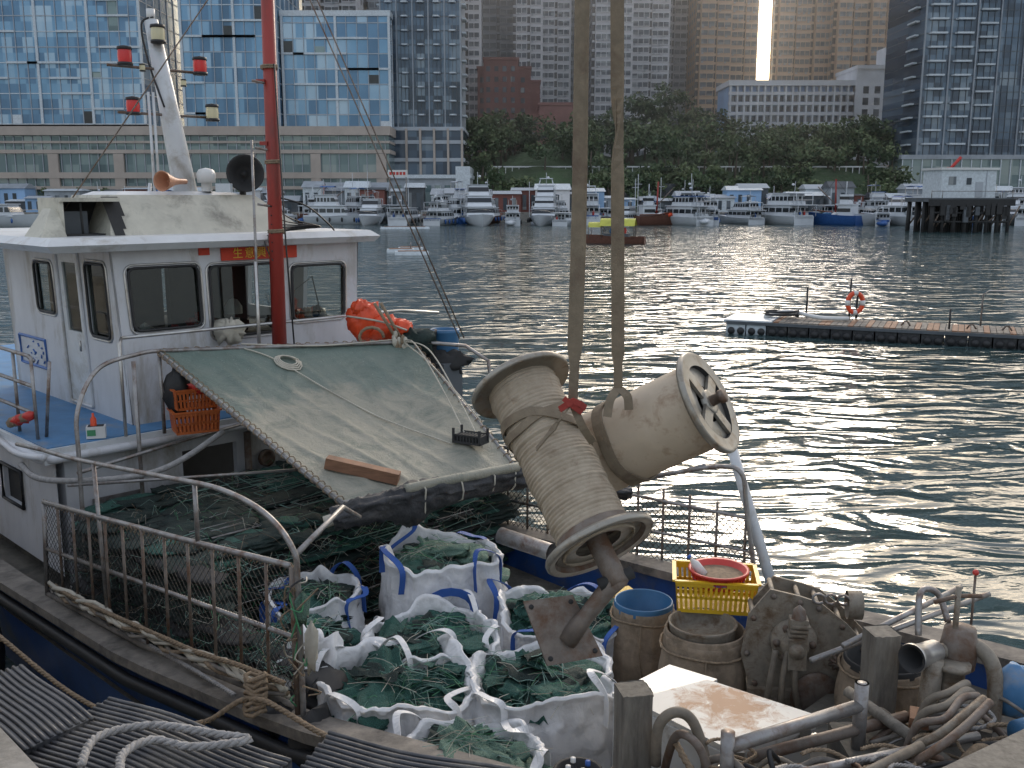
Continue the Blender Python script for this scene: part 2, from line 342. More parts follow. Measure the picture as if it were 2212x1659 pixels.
# ------------------------------------------------------------ water, ground
g=MB(); g.grid(lambda u,v:Vector((-900+1800*u,-60+266*v,0)),8,8,'water'); g.build("harbour_water")
g=MB()
g.grid(lambda u,v:Vector((-900+1800*u,206+2500*v,1.7+max(0,(v*2500-60))*.012)),4,8,'soil')
g.box(-900,900,205.4,206.2,-1,1.9,'conc'); g.build("shore_ground")
g=MB(); g.box(-420,420,207,560,1.0,150,'haze'); g.build("haze")
g=MB()
def hillf(u,v):
    x=-700+1500*u;y=420+700*v
    h=150*math.exp(-((x+190)/130)**2)+60*math.exp(-((x+420)/200)**2)+25*math.exp(-((x-480)/160)**2)
    h*=math.sin(min(1,v*1.6)*math.pi/2)
    return Vector((x,y,1+h+12*nz((x,y,0),.02)+4*nz((x,y,0),.08)))
g.grid(hillf,150,70,'hill'); g.build("hill")
g=MB(); g.box(-40,40,-30,-2.62,-1,3.15,'conc',B); g.box(-40,40,-2.9,-2.56,3.151,3.28,'conc',B); g.build("quay")
# ------------------------------------------------------------ buildings
def glass_block(x0,x1,y,z0,z1,dep,bay,flo,gm='gl1',seed=0):
    random.seed(seed); g=MB(); g.box(x0,x1,y,y+dep,z0,z1,gm)
    nf=int((z1-z0)/flo); nb=int((x1-x0)/bay)
    for i in range(nf+1): g.box(x0-.1,x1+.1,y-.12,y+dep+.1,z0+i*flo-.1,z0+i*flo+.1,'mull' if i%2==0 else 'tg')
    for i in range(nb+1):
        x=x0+i*(x1-x0)/nb; hv=i%5==0
        wd=.28 if hv else .07; g.box(x-wd,x+wd,y-(.35 if hv else .2),y-.01,z0,z1,'mull' if hv else 'tg')
    for j in range(int(dep/bay/2)+1):
        for X in (x0-.2,x1-.01): g.box(X,X+.21,y+j*bay*2,y+j*bay*2+.2,z0,z1,'mull')
    bw=(x1-x0)/nb
    for k in range(int(nf*nb*.1)):
        i=random.randrange(nb-3);j=random.randrange(1,nf); l=random.choice([2,3,5])
        g.box(x0+i*bw,x0+min(nb,i+l)*bw,y-.5,y-.02,z0+j*flo-.22,z0+j*flo+.22,'mull')
    for k in range(int(nf*nb*.06)):
        i=random.randrange(nb);j=random.randrange(nf)
        g.box(x0+i*bw+.12,x0+(i+1)*bw-.12,y-.04,y-.015,z0+j*flo+.15,z0+j*flo+flo*U(.4,.95),random.choice(['mull','yd','yd','podg']))
    g.box(x0-.4,x1+.4,y-.4,y+dep+.3,z1,z1+1.2,'mull')
    return g
g=glass_block(-128,-82,230,21,84,30,2.3,3.3,seed=1); g.build("glass_hotel_tower")
g=glass_block(-73,-52,230,20,80,26,2.3,3.3,seed=2)
g2=glass_block(-51.4,-27.5,233,20,44.5,26,2.3,3.3,seed=3)
e=empty("glass_office_building"); g.build("left_wing",e); g2.build("right_wing",e)
g=MB(); g.box(-150,-27.2,226,262,1.7,20,'podg')
for z,h,o in ((1.7,1.6,.5),(6.6,.7,.7),(9.0,1.3,.9),(14.4,.8,.6),(16.6,.5,.5),(18.3,1.9,1.1)): g.box(-150.1-o,-27.1+o*.3,226-o,262.5,z,z+h,'beige')
for i in range(9):
    x=-146+i*14.5; g.box(x,x+2.2,225.2,226.1,1.8,14.3,'beige')
for i in range(60):
    x=-149+i*2.05; g.box(x,x+.12,225.7,225.99,3.4,18.2,'tg')
g.box(-27,-9.5,226,250,1.7,9,'shed'); g.box(-27.4,-9,225.4,250.3,9,9.8,'mull'); g.box(-12.5,-9.3,225.2,249,4,11.6,'mull')
for i in range(7): g.box(-26+i*2.2,-24.6+i*2.2,225.8,225.99,3,7.5,'podg')
g.build("podium_building")
def balcony_tower(x0,x1,y,z0,z1,dep,cols,flo=3.1,seed=0,bw=.34,every=2,ph=.25):
    random.seed(seed); g=MB(); g.box(x0,x1,y,y+dep,z0,z1,'gl2'); n=int((z1-z0)/flo)
    for i in range(n+1): g.box(x0-.05,x1+.05,y-.06,y+dep+.05,z0+i*flo-.1,z0+i*flo+.1,'sheddk')
    cw=(x1-x0)/cols
    for c in range(cols):
        X=x0+c*cw
        g.box(X-.15,X+.15,y-.4,y-.01,z0,z1,'shed')
        for t in (.25,.5,.75): g.box(X+cw*t-.05,X+cw*t+.05,y-.15,y-.02,z0,z1,'sheddk')
        if c%every==0:
            for i in range(1,n):
                a=X+cw*.5-cw*bw; b_=X+cw*.5+cw*bw
                P=[(a,y-.03),(a+.3,y-1.2),(b_-.3,y-1.2),(b_,y-.03)]; z=z0+i*flo
                g.add([V(x,yy,z-.15) for x,yy in P]+[V(x,yy,z+ph) for x,yy in P],[(0,1,2,3),(7,6,5,4),(0,1,5,4),(1,2,6,5),(2,3,7,6)],'mull')
    g.box(x1-.15,x1+.15,y-.4,y+dep,z0,z1,'shed'); 
    for i in range(1,n):
        for xa,xb in ((x1+.2,x1+1.2),(x0-1.2,x0-.2)):
            g.box(xa,xb,y+3,y+8,z0+i*flo-.13,z0+i*flo+.25,'mull')
    g.box(x0-.3,x1+.3,y-.4,y+dep+.3,z1,z1+1.5,'tg')
    return g
g=balcony_tower(-30,-11.8,238,20.5,98,22,5,seed=4,bw=.25,every=1,ph=.15); g.box(-31,-11.2,236.5,262,1.7,20.4,'gl2')
for z in (5,9,13,17,20): g.box(-31.3,-11,236,262.3,z,z+.8,'tg')
for i in range(7): g.box(-31+i*3.2,-30.5+i*3.2,235.7,236.4,1.7,20.4,'beige')
g.build("dark_balcony_tower")
g=balcony_tower(95.,107,240,14,86,24,2,seed=5,bw=.36,every=1); g.build("curved_balcony_tower")
g=balcony_tower(109.,133,246,14,90,24,4,seed=6,bw=.4,every=2); g.box(91,139,238,246,1.7,13.6,'podg'); g.box(90.6,139.4,237.6,239,13.6,14.6,'shed')
for i in range(22): g.box(91+i*2.3,91.2+i*2.3,237.7,237.99,1.8,13.5,'mull')
g.build("right_glass_tower")
def resi(x0,x1,y,z1,wm,seed,dep=24,z0=4,flo=2.9):
    random.seed(seed); g=MB(); w=x1-x0; nb=max(2,int(w/5.2)); bw=w/nb; n=int((z1-z0)/flo)
    g.box(x0,x1,y+3,y+dep,z0,z1,wm)
    for b_ in range(nb):
        X=x0+b_*bw; pr=3. if b_%2==0 else 1.2
        g.box(X+.55,X+bw-.55,y+3-pr,y+2.99,z0,z1-(0 if b_%2 else 2),wm)
        yy=y+3-pr; k=max(2,int((bw-1.1)/1.7)); cw=(bw-1.3)/k
        for i in range(n):
            z=z0+i*flo+.9
            for j in range(k):
                xa=X+.65+j*cw
                g.box(xa+.12,xa+cw-.12,yy-.05,yy+.1,z,z+1.55,'win')
                if R()<.3: g.box(xa+.3,xa+.9,yy-.5,yy-.06,z-.55,z-.1,'tg')
            g.box(X+.6,X+bw-.6,yy-.28,yy-.06,z-.3,z-.08,wm)
        g.box(X-.55,X+.55,y+2.6,y+2.97,z0,z1,'yd')  # dark strip paints shade into the slot between bays
        for i in range(n): g.box(X-.5,X+.5,y+2.0,y+2.58,z0+i*flo,z0+i*flo+.8,wm)
    for j in range(int((dep-4)/4.5)):
        for i in range(n):
            for X in (x0-.05,x1-.05): g.box(X,X+.1,y+5+j*4.5,y+7+j*4.5,z0+i*flo+.9,z0+i*flo+2.3,'win')
    g.box(x0+w*.3,x0+w*.7,y+4,y+dep-1,z1,z1+5,wm); g.box(x0-.2,x1+.2,y+2.7,y+dep+.2,z1,z1+.8,wm)
    return g.build("residential_tower")
for i,a in enumerate(((-20,-10.2,345,106,'tw'),(-11,1.2,370,112,'tg'),(.8,10.5,352,108,'tw'),(9.8,20.5,358,111,'tw'),(19,30,372,110,'tg'),(27.5,41,350,106,'tw'),(41,55,360,108,'tw'),(54,71,385,112,'tw'))): resi(*a,11+i)
resi(65,77,362,110,'tb',21,z0=10); resi(76.4,87.,366,107,'tb',22,z0=10); resi(93.6,113,368,112,'tb',23,dep=9,z0=10); resi(112,135,360,110,'tb',24,z0=10)
resi(137,160,380,100,'tg',21); resi(-60,-44,300,110,'tw',22); resi(-43,-30,310,104,'tg',23); resi(175,200,330,95,'tw',25); resi(-210,-180,260,90,'tg',26)
g=MB(); g.box(63,99,300,316,14,36.5,'schb'); g.box(99,111,297,316,14,41,'sch')
for i in range(8):
    z=14+i*2.85; g.box(62.8,99,298.6,299.9,z,z+.9,'sch')
for i in range(19): g.box(63+i*2.0,63.5+i*2.0,298.3,299.95,14,36.5,'sch')
for i in range(7):
    for j in range(18): g.box(63.6+j*2,64.9+j*2,299.8,299.97,15.1+i*2.85,16.6+i*2.85,'win')
for i in range(7):
    for j in range(3): g.box(101+j*3.3,102.6+j*3.3,296.9,297.1,15+i*3.2,17+i*3.2,'win')
g.box(62.5,99.2,298,316.3,36.5,38,'sch'); g.box(98.8,111.4,296.6,316.5,41,42,'sch'); g.box(107,110,298,305,42,47,'sch')
g.build("school_building")
g=MB()
for (a,b_,y,z,mt) in ((-11,6,330,45,'brown'),(-9,2,328,47.5,'brown'),(4,9,332,41,'brown'),(3,17,300,28,'pink'),(8,18.5,298,31,'pink'),(5,12,296,25,'pink')):
    g.box(a,b_,y,y+18,8,z,mt)
    for i in range(int((z-12)/3.2)):
        for j in range(int((b_-a)/2.6)): g.box(a+.8+j*2.6,a+2.1+j*2.6,y-.06,y+.05,12+i*3.2,13.6+i*3.2,'win')
    g.box(a-.3,b_+.3,y-.3,y+18.3,z,z+.8,mt)
g.build("brick_apartment_block")
g=MB(); random.seed(5)
g.fru((-40,-27,212,224),1.7,(-40,-27,212,224),6.2,'shed'); g.fru((-41,-26,211,225),6.2,(-41,-26,217,219),8,'shed')
for i in range(52):
    x=-110+i*4.4+U(-1,1); wd=U(3,8);y=U(208,216);h=U(2.2,5.2)
    mt=random.choice(['shed','sheddk','brown','shed','mull','schb','tw']); g.box(x,x+wd,y,y+5,1.7,1.7+h,mt)
    g.fru((x-.3,x+wd+.3,y-.5,y+5.5),1.7+h,(x-.1,x+wd+.1,y+2,y+3),1.7+h+U(.3,1.4),random.choice(['shed','sheddk','tg','mull']))
    for j in range(int(wd/1.8)): g.box(x+.5+j*1.8,x+1.3+j*1.8,y-.06,y+.02,2.3,1.7+h*.8,'win')
g.build("waterfront_sheds")
g=MB(); g.box(-25.5,-21.5,209,209.2,9,10.4,'whitep2'); g.box(-25.3,-25.1,209.2,209.4,4,9,'steel'); g.box(-21.9,-21.7,209.2,209.4,4,9,'steel')
for i in range(5): g.box(-25.2+i*.7,-24.7+i*.7,208.95,209,9.4,10,'redp')
g.build("shore_sign")
g=MB()
for i in range(8): g.box(-9+i*8,-1.2+i*8,232,233,1.7,8+U(-.6,.6),'sheddk')
for i in range(60): g.box(-8+i*1.6,-7.85+i*1.6,244,244.2,10,11.9,'tw')
g.box(-9,90,243.9,244.3,11.9,12.2,'tw'); g.build("retaining_wall")
g=MB()
def slope(u,v):
    x=-14+105*u;y=222+70*v
    return Vector((x,y,1.6+ (10+3*nz((x,0,0),.05))*min(1,v*2.2)+6*v+1.5*nz((x,y,0),.1)))
g.grid(slope,50,30,'hill'); g.build("wooded_slope")
random.seed(9)
g=MB()
def crown(g,c,r,cnt,s,br=0.):
    for _ in range(cnt):
        d=Vector((random.gauss(0,1),random.gauss(0,1),random.gauss(0,1))).normalized(); q=R()**.4
        P=Vector((c[0]+d.x*r[0]*q,c[1]+d.y*r[1]*q,c[2]+d.z*r[2]*q))
        a=Vector((U(-1,1),U(-1,1),U(-1,1))).normalized()*s*U(.5,1.2); b_=a.cross(Vector((U(-1,1),U(-1,1),U(-1,1)))).normalized()*s*U(.4,1)
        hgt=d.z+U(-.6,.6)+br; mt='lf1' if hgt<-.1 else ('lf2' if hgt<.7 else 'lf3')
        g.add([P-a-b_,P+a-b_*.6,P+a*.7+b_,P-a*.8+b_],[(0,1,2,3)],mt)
def slz(x,y):
    v=(y-222)/70; return 1.6+10*min(1,v*2.2)+6*v
for i in range(190):
    y=U(224,288); x=U(-12,94)*(y/245); h=U(3,8) if y<240 else U(5,11)
    if 60<x<110 and y>262: h*=.7
    z=slz(min(x,91),y); r=U(2.,4.5); br=U(-.6,.5)
    g.tube([(x,y,z-1),(x+U(-.5,.5),y,z+h*.6)],.3,'bark',5,[.35,.15])
    for k in range(4):
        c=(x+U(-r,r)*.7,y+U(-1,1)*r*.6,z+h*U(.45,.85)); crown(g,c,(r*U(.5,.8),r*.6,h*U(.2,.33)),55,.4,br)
for (x,y,h) in ((33,280,25),(38,285,27),(44,284,28),(50,282,26),(-6,270,20),(0,272,21),(26,276,20),(76,262,17),(84,258,20),(90,256,19),(70,250,14),(-9,262,19),(57,280,22)):
    for k in range(16):
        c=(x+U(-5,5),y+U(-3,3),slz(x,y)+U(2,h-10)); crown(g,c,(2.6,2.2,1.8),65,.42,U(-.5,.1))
g.build("tree_mass")
g=MB()
for i in range(16):
    x=-140+i*7.3+U(-1,1); g.tube([(x,224,1.7),(x,224,5)],.18,'bark',5); crown(g,(x,224,5.6),(1.6,1.3,1.4),70,.35)
g.build("promenade_trees")
g=MB()
for i in range(30): 
    x=-126+i*1.7+U(-.5,.5) if i<20 else -70+i*1.4; crown(g,(x,226.5,15.6),(1.3,.5,.7),26,.3)
g.build("podium_planting")
# ------------------------------------------------------------ yachts
def hull(g,F,L,bm,fb,mt,rake=.12,n=10):
    def fn(u,v):
        s=u; w=bm/2*(1-max(0,(s-.45)/.55)**2.2)*(.9+.1*min(1,s*5)); z=fb*(1+.35*s*s)
        a=(v-.5)*2; sg=1 if a>0 else -1; t=abs(a)
        yy=sg*w*(t**.55); zz=-.4+(z+.4)*t**1.6
        return F(-L/2+L*s+(rake*L*s*t if s>.8 else 0),yy,zz)
    g.grid(fn,n,12,mt)
    g.grid(lambda u,v:F(-L/2+L*u+(rake*L*u if u>.8 else 0),(v-.5)*bm*(1-max(0,(u-.45)/.55)**2.2)*(.9+.1*min(1,u*5)),fb*(1+.35*u*u)-.12),n,2,mt,False)
    g.add([F(-L/2,-bm*.45,-.4),F(-L/2,bm*.45,-.4),F(-L/2,bm*.45,fb),F(-L/2,-bm*.45,fb)],[(0,1,2,3)],mt)
def yacht(x,y,ang,L=18,bm=5.6,sc=1.,decks=2,hm='yw',seed=0):
    random.seed(seed); g=MB(); F0=frame_at(x,y,ang); F=lambda a,b,c:F0(a*sc,b*sc,c*sc)
    hull(g,F,L,bm,1.7,hm); z=1.7;x0,x1=-L*.42,L*U(.1,.24); w=bm*U(.38,.43)
    if hm!='yw': g.box(-L*.5,L*.3,-bm*.455,bm*.455,1.5,1.75,'yw',F)
    g.box(-L*.5,-L*.42,-w,w,1.2,1.9,'yb' if seed%3==0 else 'yw',F)
    for d in range(decks):
        h=U(1.8,2.15); sl=U(.6,2.2)
        g.fru((x0,x1,-w,w),z,(x0+.3,x1-sl,-w*.92,w*.92),z+h,'yw',F)
        g.fru((x0-.04,x1-sl*.3,-w*1.0,w*1.0),z+.75,(x0+.14,x1-sl*.78,-w*.965,w*.965),z+1.55,'yd',F)
        for j in range(5):
            xx=x0+.5+j*(x1-x0-2)/4; g.box(xx,xx+.18,-w*1.01,w*1.01,z+.7,z+1.6,'yw',F)
        for j in (-.5,.0,.5): g.box(x0-.1,x0,w*j-.1,w*j+.1,z+.1,z+h-.2,'yw',F)
        g.box(x0-2.2+d*.6,x1-sl+.3,-w*1.08,w*1.08,z+h,z+h+.14,random.choice(['yw','yw','yw','yb','tg']) if d==decks-1 else 'yw',F)
        for sgn in (-1,1): g.tube([F(x0-2,sgn*w,z),F(x0-2,sgn*w,z+h)],.07*sc,'yw',5)
        g.tube([F(x0-2.1,-w*1.05,z+.9),F(x0-2.1,w*1.05,z+.9)],.05*sc,'silver',4)
        z+=h+.14;x0+=U(.6,1.6);x1-=U(1.6,3);w*=U(.82,.93)
    ty=seed%3
    if ty==0:
        g.fru((x0,x0+1.8,-w*.9,w*.9),z,(x0-.5,x0+1.,-w*.8,w*.8),z+.15,'yw',F)
        for sgn in (-1,1): g.hexa([F(x0+.5,sgn*w,z),F(x0+1.2,sgn*w,z),F(x0+1.2,sgn*(w-.15),z),F(x0+.5,sgn*(w-.15),z),F(x0,sgn*w*.8,z+1.3),F(x0+.6,sgn*w*.8,z+1.3),F(x0+.6,sgn*(w*.8-.15),z+1.3),F(x0,sgn*(w*.8-.15),z+1.3)],'yw')
        g.box(x0-.2,x0+1.2,-w*.85,w*.85,z+1.3,z+1.45,'yw',F)
    elif ty==1:
        for sgn in (-1,1):
            for xx in (x0,x0+2.4): g.tube([F(xx,sgn*w*.8,z),F(xx,sgn*w*.8,z+1.5)],.05*sc,'silver',4)
        g.grid(lambda u,v:F(x0-.3+3*u,(v-.5)*w*1.9,z+1.5+.25*math.sin(v*math.pi)),4,6,random.choice(['yb','yw','shed','tg']))
    g.tube([F(x0+.4,0,z),F(x0+.2,0,z+U(2,3.6))],.05*sc,'yw',5); g.blob(F(x0+.4,.4,z+1.6),(.3*sc,.3*sc,.22*sc),'yw',0)
    g.tube([F(L*.2,-bm*.4,2.7),F(L*.42,-bm*.2,3),F(L*.55,0,3.1),F(L*.42,bm*.2,3),F(L*.2,bm*.4,2.7)],.04*sc,'silver',4)
    for j in range(4): g.blob(F(-L*.3+j*L*.17,-bm*.5,1.0),(.2,.2,.45),'black' if seed%2 else 'yb',0,n=8)
    if seed%4==1: g.blob(F(-L*.52,U(-1,1),.9),(.9,1.6,.5),random.choice(['yb','shed','yw']),.2,n=10)
    for k in range(5): g.blob(F(-L*.45+U(0,1.5),U(-w,w),2.2),(.25,.25,U(.3,.7)),random.choice(['yb','sheddk','redp','yw','tg']),.3,n=6)
    return g.build("motor_yacht")
H=math.pi/2; random.seed(33)
ys=[(-31.5,186,0,15,5.2,.88,2,'yw'),(-5.9,181,-H+.1,20,6.2,.92,3,'yw'),(5.8,182,-H-.12,19,6,.86,3,'yw'),(70,184,-2.6,20,5.6,.9,2,'yw'),(94,188,-2.3,24,6,.95,2,'yw'),(-90,172,.05,28,6,1.,1,'yw'),(-60,182,-.2,16,5,.8,2,'yw'),(-72,190,.1,20,5,.85,2,'yw'),(-44,195,.1,15,5,.75,2,'yw')]
x=-26
while x<100:
    if min(abs(x+5.9),abs(x-5.8))<4.2 or abs(x-57)<7 or abs(x-26)<3: x+=2.2; continue
    s_=U(.55,.98); ys.append((x,U(176,190),random.choice([H,H,-H,H])+U(-.6,.6),U(12,18),U(4.4,5.6),s_,random.choice([1,2,2,2]),random.choice(['yw','yw','yw','yb','yw','ybr'] if R()<.5 else ['yw']))); x+=s_*5.4+U(-.5,3.0)
for i in range(20): ys.append((-30+i*6.8+U(-3,3),U(193,201),H+U(-.7,.7),15,5,U(.65,1.),random.choice([1,2,3]),random.choice(['yw','yw','yb','ybr'])))
for i,a in enumerate(ys): yacht(*a,i+1)
random.seed(3)
def trawler(x,y,ang,L,bm,hm,sc=1.):
    g=MB(); F0=frame_at(x,y,ang); F=lambda a,b,c:F0(a*sc,b*sc,c*sc); hull(g,F,L,bm,1.9,hm,.1)
    g.tube([F(-L*.5,-bm*.45,2.1),F(0,-bm*.5,2.2),F(L*.5,-bm*.1,2.9)],.15,'ybr',5)
    g.box(-L*.4,-L*.1,-bm*.33,bm*.33,1.7,4,'yw',F); g.box(-L*.42,-L*.06,-bm*.4,bm*.4,4,4.2,'yw',F); g.box(-L*.3,-L*.12,-bm*.25,bm*.25,4.2,6,'yw',F)
    g.box(-L*.31,-L*.115,-bm*.26,bm*.26,5,5.6,'yd',F); g.box(-L*.36,-L*.095,-bm*.34,bm*.34,2.6,3.3,'yd',F)
    g.tube([F(0,0,1.5),F(.3,0,9)],.16,'redm',6); g.tube([F(.1,0,4),F(L*.4,0,7.5)],.1,'rustst',5); g.tube([F(.3,0,9),F(L*.5,0,3)],.03,'black',3); g.tube([F(.3,0,9),F(-L*.4,0,4)],.03,'black',3)
    g.tube([F(-L*.2,0,6),F(-L*.2,0,8.5)],.08,'yw',5)
    for k in range(8): g.blob(F(U(-1,L*.35),U(-1,1),2.1),(.7,.6,.4),random.choice(['netd','orange','bag','blup']),.2,n=8)
    g.build("fishing_trawler")
trawler(58,181,2.4,10,4.2,'yb',.9); trawler(26,182,.3,9,3.4,'ybr',.85); trawler(-36,193,.1,12,4,'ybr',.8)
g=MB()
for i in range(14):
    x=U(-90,95);y=U(190,204);h=U(7,10); g.tube([(x,y,1),(x,y,h)],.06,'yw',4); g.tube([(x-.7,y,h*.8),(x+.7,y,h*.8)],.04,'yw',4)
g.build("boat_masts")
g=MB(); 
for (a,b_) in (((90,210,2),(90,210,11)),((89,210,9),(92,209,13)),((86,209,2),(90,209,8))): g.tube([a,b_],.35,'redp',6)
g.build("red_crane")
for (x,y,w_) in ((-10.2,92,1.3),(-8.8,88,1.5),(-9.6,95,1.2),(-17,160,4)):
    g=MB(); F=frame_at(x,y,.15); g.fru((-w_,w_,-.6,.6),-.1,(-w_*.95,w_*.95,-.5,.5),.3,'mull',F); g.box(-w_*.8,w_*.8,-.4,.4,.3,.36,'wood',F)
    g.tube([F(w_*.7,0,.3),F(w_*.7,0,.9)],.05,'steel',5); g.build("mooring_float")
g=MB(); F=frame_at(11.2,109,2.9)
hull(g,F,6.4,2.1,.75,'ybr',.12)
g.grid(lambda u,v:F(-2.2+3.8*u,-1.1+2.2*v,1.9+.8*math.sin(v*math.pi)),8,10,'green'); g.grid(lambda u,v:F(1.5+1.4*u,-.95+1.9*v,1.75+.55*math.sin(v*math.pi)),5,10,'green')
for a in (-2.1,-.6,1.4,2.8):
    for b_ in (-1,1): g.tube([F(a,b_*.95,.6),F(a,b_*1.0,1.95)],.04,'rustst',5)
g.box(-1.5,1.2,-.8,.8,.7,1.1,'sheddk',F); g.blob(F(.4,.1,1.35),(.25,.25,.4),'blup',.1); g.blob(F(-1.,.1,1.35),(.25,.25,.4),'redp',.1)
for a in (-2,-1,0,1,2): g.tube([F(a+.3*math.cos(t*.785),-1.15,.35+.3*math.sin(t*.785)) for t in range(8)],.09,'black',5,closed=True)
g.build("sampan")
g=MB(); F0=frame_at(64.8,147,.12); F=lambda a,b,c:F0(a*.9,b*.9,c*.93); random.seed(2)
g.box(-7,7,-4,4,4.6,5.2,'sheddk',F); g.box(-7.2,7.2,-4.2,-3.8,4,5,'soot_shade_black',F)
for i in range(8):
    for j in range(4):
        X=-6.4+i*1.85;Y=-3.6+j*2.4; g.tube([F(X,Y,-.5),F(X+U(-.1,.1),Y,4.7)],U(.2,.32),'soot_shade_black',6)
        if R()<.6: g.tube([F(X,Y,U(.2,1.5)),F(X+1.85,Y,U(2.6,4.4))],.13,'rustst',5)
for i in range(14): X=U(-6.5,5.5); g.box(X,X+U(.4,1.2),-4.3,-4,U(1.5,3.6),U(3.8,4.4),random.choice(['soot_shade_black','sheddk','black']),F)
for z in (1.6,3.): g.tube([F(-6.6,-3.7,z),F(6.6,-3.7,z+U(-.2,.2))],.16,'soot_shade_black',5)
g.box(-4.6,4.6,-2.6,3,5.2,9.4,'mull',F); g.box(-4.9,4.9,-2.9,3.3,9.4,9.75,'whitep2',F); g.box(2.9,3,-2.7,-2.61,5.3,9.3,'tg',F)
g.box(-3.4,-2.2,-2.7,-2.61,7.2,8.4,'win',F); g.box(1.2,2.4,-2.7,-2.61,5.3,7.6,'tg',F); g.box(-.4,.4,-2.7,-2.61,7.2,8.2,'win',F)
for X in (-6.8,-5,5,6.8): g.tube([F(X,-3.9,5.2),F(X,-3.9,6.3)],.06,'steel',5)
g.tube([F(-6.8,-3.9,6.2),F(6.8,-3.9,6.2)],.05,'steel',5)
g.build("piled_platform_hut")
# ------------------------------------------------------------ pontoon
A=V(8.0,36.9,0);Bv=V(22,30.6,0);d=(Bv-A).normalized();n_=V(-d.y,d.x,0)
def PF(a,b_,c): return A+d*a+n_*b_+V(0,0,c)
g=MB(); random.seed(1)
for i in range(20):
    a=i*.75; g.box(a,a+.7,-.05,2.1,-.1,.42,'blackt' if i>1 else 'mull',PF)
    for j in range(2): g.lathe(PF(a+.2+.35*j,-.1,.12),-n_,[(0,.14),(.06,.12),(.07,0)],'black',10)
for i in range(70):
    g.box(1.7+i*.2,1.88+i*.2,0,2.05,.43,.5,'wood' if R()<.25 else 'plank',PF)
g.box(-.1,1.65,-.08,2.15,.43,.52,'mull',PF)
g.box(0.,15.2,-.12,-.06,.36,.47,'sheddk',PF)
g.tube(smooth_path([PF(1.2,1.,.55),PF(2.,1.4,.75),PF(3.2,1.,.62),PF(4.2,1.3,.6)],6),.08,'whitep2',8); g.tube([PF(1.8+.6*math.cos(t*.6),1.2+.5*math.sin(t*.6),.6+t*.01) for t in range(22)],.05,'black',6)
for (a,b_,h) in ((2.6,1.9,1.25),(4.15,1.9,1.6),(4.4,1.9,1.2),(7.6,.5,.8),(10.4,1.9,1.5)): g.tube([PF(a,b_,.4),PF(a,b_,.4+h)],.035,'black',6)
g.tube([PF(8.6,1.9,.5),PF(8.6,1.9,1.6),PF(8.8,1.9,1.75),PF(13,1.9,1.75)],.03,'steel',6)
for a in (6.2,8.3,9.4,11.6,12.4): g.tube([PF(a-.15,.4,.55),PF(a-.05,.4,.7),PF(a+.05,.4,.7),PF(a+.15,.4,.55)],.03,'rustst',5)
g.build("floating_pontoon")
g=MB(); cR=PF(4.35,1.72,1.15); P=[cR+V(.28*math.cos(t*2*math.pi/24),0,.36*math.sin(t*2*math.pi/24)) for t in range(24)]
g.tube(P,.085,'orange',10,closed=True)
for a in (0,6,12,18): g.tube([P[a-1],P[a],P[(a+1)%24]],.092,'whitep2',10)
g.build("life_ring")
# ------------------------------------------------------------ fishing boat
boat=empty("fishing_boat")
ST=[-8,-3,0,2.5,4.5,6.5,8.5,10,10.8];QN=[-.3,-.5,-.5,-.42,-.22,.15,.75,1.5,2.1];QF=[3.9,4.15,4.1,3.95,3.85,3.6,3.2,2.6,2.15];ZG=[1.25,1.25,1.3,1.36,1.5,1.72,2.0,2.3,2.45]
def itp(t,Y):
    for i in range(len(ST)-1):
        if t<=ST[i+1]: 
            k=(t-ST[i])/(ST[i+1]-ST[i]); return Y[i]+(Y[i+1]-Y[i])*k
    return Y[-1]
g=MB()
for side in (0,1):
    def fn(u,v,side=side):
        p=-8+18.8*u; qn,qf,zg=itp(p,QN),itp(p,QF),itp(p,ZG); c=(qn+qf)/2; q=qn if side==0 else qf
        k=(1-v); q2=c+(q-c)*(1-.22*k**1.5*(1+max(0,p-5)*.2)); return B(p,q2,-.5+(zg+.5)*v)
    g.grid(fn,50,10,'blueh')
    def fi(u,v,side=side):
        p=-8+18.8*u; q=itp(p,QN)+.1 if side==0 else itp(p,QF)-.1; return B(p,q,.8+(itp(p,ZG)-.8)*v)
    g.grid(fi,50,2,'whitep' if side==0 else 'blueh')
    for i in range(40):
        p0=-8+i*.47;p1=p0+.475
        q0,q1=[(itp(x,QN)+.03 if side==0 else itp(x,QF)-.03) for x in (p0,p1)]
        a=B(p0,q0,itp(p0,ZG)+.03);b_=B(p1,q1,itp(p1,ZG)+.03); g.beam(a,b_,.24,.08,'plank')
    pts=[B(-8+i*.5,(itp(-8+i*.5,QN)-.05 if side==0 else itp(-8+i*.5,QF)+.05),itp(-8+i*.5,ZG)-.14) for i in range(37)]
    g.tube(pts,.05,'blued' if side else 'black',8)
g.grid(lambda u,v:B(-8+18.8*u,itp(-8+18.8*u,QN)+(itp(-8+18.8*u,QF)-itp(-8+18.8*u,QN))*v,1.0),40,2,'deck')
g.grid(lambda u,v:B(6.9+3.8*u,itp(6.9+3.8*u,QN)+.05+(itp(6.9+3.8*u,QF)-itp(6.9+3.8*u,QN)-.1)*v,1.62+.3*u),12,2,'deck')
g.build("hull",boat)
g=MB()
g.wall(lambda u,v,t:B(u,.02+t,v),-7.5,0,1.25,2.45,[(-1.55,-.95,1.75,2.15),(-4,-3.4,1.75,2.15)],'whitep',.08)
g.wall(lambda u,v,t:B(-.02-t,u,v),.1,4.0,1.0,2.45,[(1.35,2.0,1.05,2.3)],'whitep',.08)
for (a,b_) in ((-1.55,-.95),(-4,-3.4)):
    g.box(a,b_,.07,.09,1.75,2.15,'soot_shade_black',B); P=[B(a,.0,1.75),B(b_,.0,1.75),B(b_,.0,2.15),B(a,.0,2.15)]; g.tube(P,.02,'black',6,closed=True)
